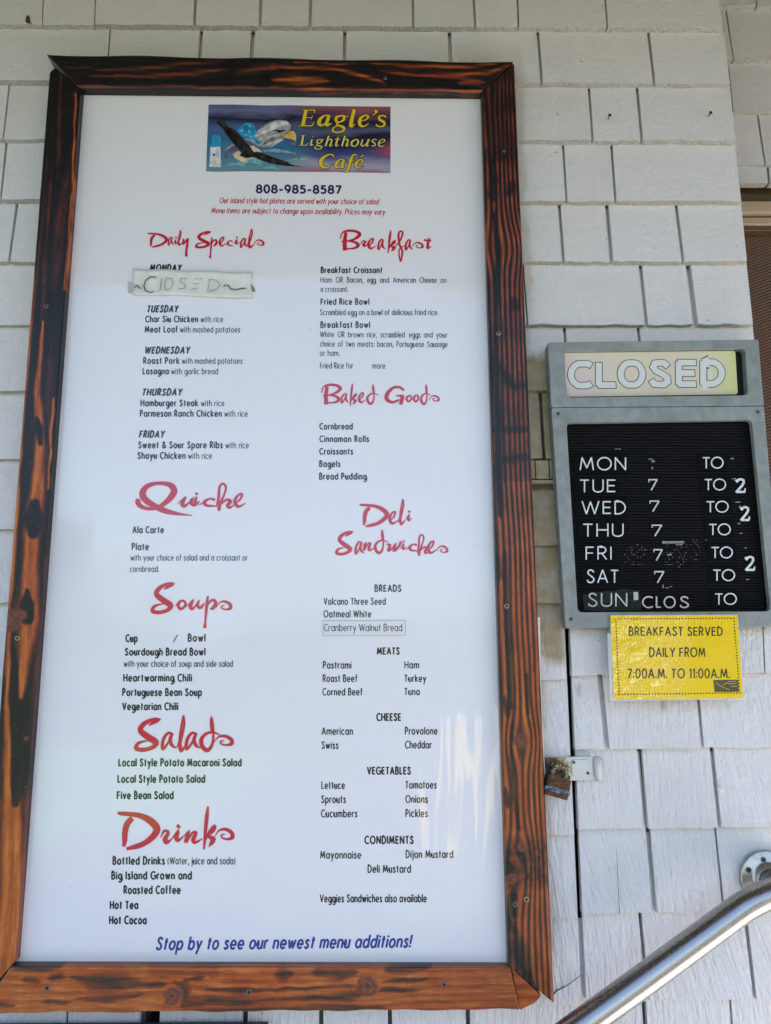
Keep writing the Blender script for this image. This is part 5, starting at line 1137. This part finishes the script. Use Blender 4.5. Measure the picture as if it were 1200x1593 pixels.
# scraps left on the board
ink = Ink(YL - .0001)
def scrap(x, y, w_, h_): ink.poly([(v.x, v.z) for v in (P(x, y, YL), P(x + w_, y - .4, YL), P(x + w_ + .3, y + h_ - .3, YL), P(x + .2, y + h_, YL))])
for a in ((957, 698, 3.6, 1.2), (962.3, 698, 3.6, 1.2), (1009, 713.5, 6, 1.6), (1014, 716, 5, 3), (1014, 726, 2, 4), (1137, 712.5, 5, 2), (1139, 744, 6, 1.5), (1145, 748, 4, 2), (1144, 780.5, 8, 1.6), (1150, 787, 3, 3), (1148, 814, 4, 1.6), (1151, 829, 4, 1.6), (1030.5, 842, 34, 3.6), (1052, 847, 10, 1.2), (1038, 862, 7, 2.4), (1158, 852, 4, 1.2), (1161, 901, 5, 1.4), (1031, 910, 2, 5), (1036, 914, 5, 1.2), (1043, 912, 3, 1)): scrap(*a)
for i in range(110):
    u_, v2 = random.random(), random.random()
    cx = random.choice((1040, 1050, 1060, 1070, 1084, 992, 980, 1000)); 
    x = cx + random.gauss(0, 5.5); y = 846 + v2 * 34 - (8 if cx > 1075 else 0)
    y = round(y / 3.8) * 3.8
    if 1013 < x < 1031: continue
    scrap(x, y, random.uniform(.4, 1.1), random.uniform(.7, 1.5))
ob_ = ink.build('letter_scraps', simple_noise('dull_scraps', (.05, .05, .05), (.36, .36, .36), 700, .6, bump=0), sign); ob_['kind'] = 'stuff'
M_TAPE2 = mat('shiny_tape', (.06, .065, .05), .16); n = N(M_TAPE2); n.set(n.b.inputs['Normal'], n.bump(n.noise(n.P(), 60, 3, .6), .6, .002)); n.b.inputs['Alpha'].default_value = .12
zplane([(907, 924), (975, 916), (996, 919), (999, 948), (940, 951), (909, 949)], YL - .0008, YL - .0006, M_TAPE2, 'tape', sign)
zplane([(986, 921), (993, 921), (993.5, 933), (986.5, 934)], YL - .0010, YL - .0007, M_TAPE, 'tape', sign)
for x, y in ((869, 643.5), (1179.5, 640.8), (888.8, 963.5), (1205, 960)): screw2(x, y, sign, YS, .0034, M_SCREWG)

# ------------------------------------------------------------------ yellow card
ycard = thing('breakfast_card', 'yellow laminated breakfast hours card hanging below the hours sign', 'notice', P(1050, 960, -.045))
M_YEL = mat('yellow_card', (.8, .52, .003), .45, spec=.15); n = N(M_YEL)
n.b.inputs['Coat Weight'].default_value = 1; n.b.inputs['Coat Roughness'].default_value = .05; n.b.inputs['Coat IOR'].default_value = 1.6
xk = n.sep(n.P())[0]; cr_ = n.noise(n.P(), 42, 3, .55); lft = n.new('MapRange'); n.set(lft.inputs[0], xk); lft.inputs[1].default_value = P(1080, 1000, -.045).x; lft.inputs[2].default_value = P(955, 1000, -.045).x; lft.inputs[3].default_value = .04; lft.inputs[4].default_value = 1
n.set(n.b.inputs['Coat Normal'], n.bump(n.math('MULTIPLY', cr_, lft.outputs[0]), 1.0, .034))
n.set(n.b.inputs['Base Color'], n.mix(n.math('MULTIPLY', n.noise(n.P(), 12, 3, .5), .5), (.82, .55, .003), (.74, .45, .003)))
M_LAM = mat('clear_laminate', (.75, .76, .75), .08); n = N(M_LAM); n.b.inputs['Alpha'].default_value = .32; n.set(n.b.inputs['Normal'], n.bump(n.noise(n.P(), 35, 3, .5), .8, .006))
YY = -.0455
zplane(rrect([(949, 956.5), (1149, 955.6), (1158.6, 1088), (950.5, 1091)], 5, 3), YY + .0012, YY + .0016, M_LAM, 'laminate', ycard)
zplane(rrect([(945.5, 985), (952, 986), (953, 1090), (950, 1089)], 1, 2), YY - .001, YY + .0006, M_LAM, 'laminate', ycard)
yp = zplane([(950.3, 957.5), (1147.5, 956.8), (1156.8, 1086), (955.5, 1088.5)], YY, YY + .0008, M_YEL, 'yellow_sheet', ycard)
M_YK = mat('card_black_print', (.012, .008, .006), .4); M_YK2 = mat('card_logo_print', (.07, .05, .012), .4)
for mm in (M_YK, M_YK2):
    bq = mm.node_tree.nodes['Principled BSDF']; bq.inputs['Coat Weight'].default_value = 1; bq.inputs['Coat Roughness'].default_value = .05
ink = Ink(YY - .0002); add_text(ink, 'BREAKFAST SERVED', 978.5, 1125, 989.3, 14, 1.9); ink.build('text_line', M_YK, ycard)
ink = Ink(YY - .0002); add_text(ink, 'DAILY FROM', 1010.5, 1098, 1022, 14.5, 1.9); ink.build('text_line', M_YK, ycard)
ink = Ink(YY - .0002); add_text(ink, '7:00A.M. TO 11:00A.M.', 976, 1136, 1055.3, 15, 1.9); ink.build('text_line', M_YK, ycard)
ink = Ink(YY - .0002)
cor = [(958.5, 963), (1142, 962), (1151.5, 1078), (963.5, 1080.5)]
for i in range(4):
    a, b_ = cor[i], cor[(i + 1) % 4]; m2 = int(math.hypot(b_[0] - a[0], b_[1] - a[1]) / 4.7)
    for k in range(m2):
        t = k / m2; x, y = a[0] + (b_[0] - a[0]) * t, a[1] + (b_[1] - a[1]) * t; c = P(x, y, YY)
        h_ = .0011; ink.poly([(c.x - h_, c.z - h_), (c.x + h_, c.z - h_), (c.x + h_, c.z + h_), (c.x - h_, c.z + h_)])
ink.build('dotted_border', M_YK, ycard)
ink = Ink(YY - .0002)
ink.poly([(v.x, v.z) for v in (P(1110, 1058, YY), P(1148.7, 1057.4, YY), P(1150, 1076.3, YY), P(1112, 1076.8, YY))], 0)
ink.build('small_logo', M_YK2, ycard)
ink = Ink(YY - .0003)
for pth in ([(1114, 1062), (1122, 1068), (1135, 1073)], [(1125, 1066), (1131, 1062), (1137, 1065)], [(1133, 1060.5), (1146, 1060)], [(1134, 1064), (1146, 1063.5)], [(1137, 1068), (1147, 1067.5)]):
    ink.ribbon([(P(x, y, YY).x, P(x, y, YY).z) for x, y in pth], [.0006] * len(pth))
ink.build('small_logo', mat('card_logo_light', (.42, .32, .05), .4), ycard)

# ------------------------------------------------------------------ hasp and padlock
hasp = thing('hasp', 'white painted hinged hasp across the dark seam, rusted at its staple', 'hasp', P(890, 1196, -.015))
link('hasp_leaf', prism([P(x, y, -.0225) for x, y in rrect([(849.3, 1178.8), (921.8, 1177), (924, 1213.8), (853, 1216)], 3, 3)], -.0165, .0008, 2), M_HASP, hasp)
link('raised_panel', prism([P(x, y, -.0240) for x, y in rrect([(889, 1182), (917, 1181.6), (918.5, 1206), (890, 1207)], 3, 3)], -.0220, .0008, 1), M_HASP, hasp)
link('hinge_barrel', tube([P(928.6, 1177.2, -.023), P(931.6, 1215, -.023)], .0058, 14), M_HASP, hasp)
for x, y, h_ in ((923.5, 1178, 9), (925.8, 1205, 9)):
    link('hinge_slot', prism([P(x, y, -.0232), P(x + 1.8, y, -.0232), P(x + 2.4, y + h_, -.0232), P(x + .8, y + h_, -.0232)], -.022), M_NAIL, hasp)
random.seed(11)
def lump(c, r, m, name, parent, sq=.7):
    bm = bmesh.new(); bmesh.ops.create_icosphere(bm, subdivisions=2, radius=r)
    from mathutils import noise as nz
    for v in bm.verts: v.co *= 1 + .45 * nz.noise(v.co * (2.2 / r) + Vector((c.x * 90, 0, c.z * 90))); v.co.y *= sq
    for v in bm.verts: v.co += c
    me = bpy.data.meshes.new('m'); bm.to_mesh(me); bm.free(); return link(name, me, m, parent)
for x, y, r in ((862, 1198, .0055), (869, 1192, .0048), (877, 1197, .0052), (883, 1194, .0036), (860, 1189, .0032), (878, 1206, .0052), (884, 1210, .0040), (868, 1188, .0030)):
    lump(P(x, y, -.026), r, M_CRUST, 'rust_crust', hasp)
link('staple', tube([P(866, 1204, -.018), P(866, 1200, -.027), P(872, 1194, -.031), P(879, 1197, -.028), P(881, 1202, -.018)], .0028, 10), M_CRUST, hasp)
for hx, hy in ((893, 1186), (915, 1203)): screw2(hx, hy, bpy.data.objects['hasp_leaf'], -.0242, .0026, M_SCREWG)
link('screw_plate', prism([P(x, y, -.0185) for x, y in ((848, 1175.5), (885, 1175), (885, 1179), (848, 1180))], -.0165), M_SH, hasp)
lock = thing('padlock', 'rusty laminated padlock with a blue band hanging from the hasp', 'padlock', P(868, 1205, -.03))
c0 = P(869, 1209, -.036); c1 = P(863.5, 1240, -.041)
axd = (c1 - c0).normalized(); sx = (P(886, 1219, -.03) - P(849, 1205, -.036)).normalized(); sx = (sx - axd * sx.dot(axd)).normalized(); sy = axd.cross(sx).normalized()
LEN = (c1 - c0).length; hw, hd = .0205, .0100
def plate(t0, t1, gx, m, name):
    out = [(-hw + .004, -hd), (hw - .004, -hd), (hw, -hd + .004), (hw, hd - .004), (hw - .004, hd), (-hw + .004, hd), (-hw, hd - .004), (-hw, -hd + .004)]
    bm = bmesh.new(); a = [bm.verts.new(c0 + axd * t0 + sx * (x * gx) + sy * (y * gx)) for x, y in out]; b_ = [bm.verts.new(c0 + axd * t1 + sx * (x * gx) + sy * (y * gx)) for x, y in out]
    bm.faces.new(a); bm.faces.new(b_[::-1])
    for i in range(8): bm.faces.new((a[i], b_[i], b_[(i + 1) % 8], a[(i + 1) % 8]))
    bmesh.ops.recalc_face_normals(bm, faces=bm.faces); bmesh.ops.bevel(bm, geom=bm.edges[:], offset=.0004, segments=1, affect='EDGES')
    me = bpy.data.meshes.new('m'); bm.to_mesh(me); bm.free(); return link(name, me, m, lock)
NP = 9
for i in range(NP):
    t0, t1 = LEN * i / NP + .0001, LEN * (i + 1) / NP
    if i in (5, 6): continue
    plate(t0, t1, 1.0 if i < 8 else .96, M_RUST, 'body_plate')
plate(LEN * 5 / NP + .0001, LEN * 7 / NP, 1.05, M_BLUEB, 'blue_band')
link('shackle', tube([c0 - sx * .011 + axd * .004, c0 - sx * .011 - axd * .008, c0 - sx * .006 - axd * .017, c0 + sx * .001 - axd * .019, c0 + sx * .009 - axd * .016, c0 + sx * .012 - axd * .008, c0 + sx * .012 + axd * .004], .0036, 10), M_CRUST, lock)

# ------------------------------------------------------------------ handrail
railt = thing('handrail', 'brushed stainless steel handrail tube ending in a round wall flange', 'handrail', P(1192, 1367, 0))
Fc = P(1192.5, 1366, -.0165)
link('flange', lathe([(.0430, 0), (.0430, .0040), (.0415, .0055), (.0285, .0062), (.0250, .0080), (.0232, .0110), (.0215, .0150), (.0209, .0170)], Fc, (0, -1, 0), 48), M_STEEL2, railt)
fl = bpy.data.objects['flange']
for x, y in ((1188.3, 1337.8), (1165, 1353.5), (1219, 1360), (1196, 1396)):
    screw2(x, y, fl, Fc.y - .0064, .0046, M_SCREWG)
p_end = P(909, 1593, -.108); p_mid = P(1150, 1416, -.085)
dirv = (p_end - p_mid).normalized()
q0 = Fc + Vector((0, -.004, 0)); q1 = Fc + Vector((0, -.03, 0)); 
pts = [q0, q1]
ctrl0, ctrl1, ctrl2 = q1, Vector((Fc.x, -.100, Fc.z)), p_mid
c_b = p_mid - dirv * ((p_mid - Vector((Fc.x, -.09, Fc.z))).length * .75)
for k in range(1, 15):
    t = k / 14; a = (1 - t) ** 3; b_ = 3 * t * (1 - t) ** 2; c_ = 3 * t * t * (1 - t); d_ = t ** 3
    pts.append(q1 * a + (q1 + Vector((0, -.032, 0))) * b_ + (p_mid - dirv * .038) * c_ + p_mid * d_)
pts += [p_mid + dirv * s for s in (.1, .25, .45, .7, 1.0)]
link('rail_tube', tube(pts, .0207, 40), M_STEEL, railt)

# ------------------------------------------------------------------ nails
for x, y, lb in ((949, 179, 'dark bent nail in the narrow shingle beside the frame top, left one'), (1106, 175, 'dark nail near the wall corner in the wide shingle, right one')):
    nl = thing('nail', lb, 'nail', P(x - 2, y + 7, -.01), 'nails left in the shingles')
    head = P(x, y, -.026); root = P(x - 3.4, y + 7.5, -.008)
    link('nail_shank', tube([root, (root + head) / 2, head], .0012, 8), M_NAIL, nl)
    link('nail_head', lathe([(.0034, 0), (.0034, .0009), (.0026, .0014)], head, (.15, -1, .15), 12), M_NAIL, nl)
# knot hole at the upper left: a missing chip in a shingle
link('chip_hole', prism([Vector((v.x, -.0184, v.z)) for v in (P(41.5, 36.5, -.0125), P(43, 29, -.0125), P(46, 26.5, -.0125), P(48.3, 30, -.0125), P(48.5, 36, -.0125), P(52, 39.5, -.0125), P(45, 40, -.0125))], -.011), M_BROWN, wall)
# chip at a joint, lower right
lump(P(1121, 1228, -.014), .006, M_SH, 'paint_blister', wall, .3)
# dark board along the very bottom
zq = P(200, 1590.5, -.0185).z
db = link('dark_board', box((P(-260, 1600, -.03).x, -.032, zq - .05), (P(416.5, 1590, -.03).x, -.0185, zq), .001, 1), M_SLATE)
tag(db, 'dark slate coloured board running under the bottom left of the menu frame', 'board')

# ------------------------------------------------------------------ surroundings in front of the wall (unseen guesses, added for the poster to reflect)
M_GRASS = simple_noise('dry_lawn', (.055, .07, .03), (.09, .095, .045), 8, .9, bump=0)
M_PATH = simple_noise('asphalt_path', (.085, .078, .074), (.12, .11, .105), 6, .8, bump=0)
M_DECK = simple_noise('unseen_pale_deck', (.58, .56, .54), (.68, .655, .63), 5, .6, bump=0)
M_CEIL = simple_noise('unseen_porch_ceiling', (.07, .055, .045), (.10, .08, .065), 4, .7, bump=0)
M_TRUNK = mat('bark', (.12, .09, .06), .9)
def leafm():
    m = mat('leaves', (.06, .12, .03), .6); n = N(m)
    n.set(n.b.inputs['Base Color'], n.ramp(n.noise(n.P(), 2.0, 4, .7), [(.35, (.035, .08, .015)), (.65, (.13, .20, .045))])); return m
M_LEAF = leafm()
tag(link('ground', mesh([(-300, -300, 0), (300, -300, 0), (300, 300, 0), (-300, 300, 0)], [(0, 1, 2, 3)]), M_GRASS), kind='structure')
tag(link('path', mesh([(-20, -8.2, .004), (20, -8.2, .004), (20, -2.4, .004), (-20, -2.4, .004)], [(0, 1, 2, 3)]), M_PATH), kind='structure')
tag(link('floor', box((-3.5, -2.35, .006), (4.5, -.02, .02)), M_DECK), kind='structure')  # unseen deck, kept pale to bounce light onto the lower wall
M_GREEN = simple_noise('guessed_lawn_green', (.08, .18, .03), (.16, .28, .06), 5, .9, bump=0)
tag(link('guessed_lawn', mesh([(-6, -11, .008), (-1.3, -11, .008), (-1.0, -4.8, .008), (-4.5, -4.8, .008)], [(0, 1, 2, 3)]), M_GREEN), kind='structure')  # guessed grass patch, placed to put green into the poster's reflection
pl = thing('reflection_box', 'unseen yellow box added in front of the porch for a warm reflection in the menu', 'reflection_box', (1.2, -5.6, 0))  # made-up sunlit box, out of view, for a warm patch in the poster gloss
link('box_body', box((.95, -5.9, .01), (1.55, -5.3, .62), .01, 1), mat('reflection_box_yellow', (.85, .62, .16), .5), pl)
link('rim', box((.92, -5.93, .621), (1.58, -5.27, .67), .01, 1), mat('reflection_box_white', (.8, .8, .76), .5), pl)
roof = thing('unseen_porch_roof', 'dark unseen porch roof guessed above the menu wall', 'roof', (.5, -1, 3))  # unseen roof; overhang and dark underside set to shade the upper wall
link('roof_slab', box((-3.5, -1.45, 2.97), (4.5, .5, 3.07)), M_CEIL, roof)
link('fascia', box((-3.5, -1.51, 2.92), (4.5, -1.453, 3.10)), M_TAN, roof)
for i in range(12): link('rafter', box((-3.2 + i * .66, -1.445, 2.90), (-3.15 + i * .66, -.03, 2.969)), M_CEIL, roof)
random.seed(5)
def tree(x, y, h, rad, label):  # guessed tree, made up so the glossy sheet has foliage to reflect
    t = thing('tree', label, 'tree', (x, y, 0), 'unseen trees added across the path')
    link('trunk', tube([(x, y, 0), (x + .1, y, h * .3), (x - .1, y + .1, h * .7)], [.22, .17, .06], 8), M_TRUNK, t)
    vs, fs = [], []
    for k in range(2600):
        while 1:
            a = Vector((random.uniform(-1, 1), random.uniform(-1, 1), random.uniform(-1, 1)))
            if a.length < 1: break
        a *= (.75 + .35 * math.sin(a.x * 5) * math.cos(a.z * 4 + a.y * 3))
        c = Vector((x + a.x * rad, y + a.y * rad, h * .58 + a.z * h * .42)); s = random.uniform(.10, .2)
        u_ = Vector((random.gauss(0, 1), random.gauss(0, 1), random.gauss(0, 1))).normalized(); v2 = u_.orthogonal().normalized()
        b0 = len(vs); vs += [c - u_ * s, c + v2 * s * .6, c + u_ * s, c - v2 * s * .6]; fs.append((b0, b0 + 1, b0 + 2, b0 + 3))
    link('crown', mesh(vs, fs), M_LEAF, t)
for x, y, h, r, lb in ((-8.0, -16, 5.5, 2.6, 'unseen leafy green tree added across the path, left of the porch'), (-13.5, -19, 6, 2.6, 'unseen leafy green tree added across the path, furthest left of the porch'),
                       (9.5, -18, 5.5, 2.3, 'unseen leafy green tree added across the path, right of the porch'), (14.5, -19, 6.5, 2.6, 'unseen leafy green tree added across the path, furthest right of the porch')):
    tree(x, y, h, r, lb)
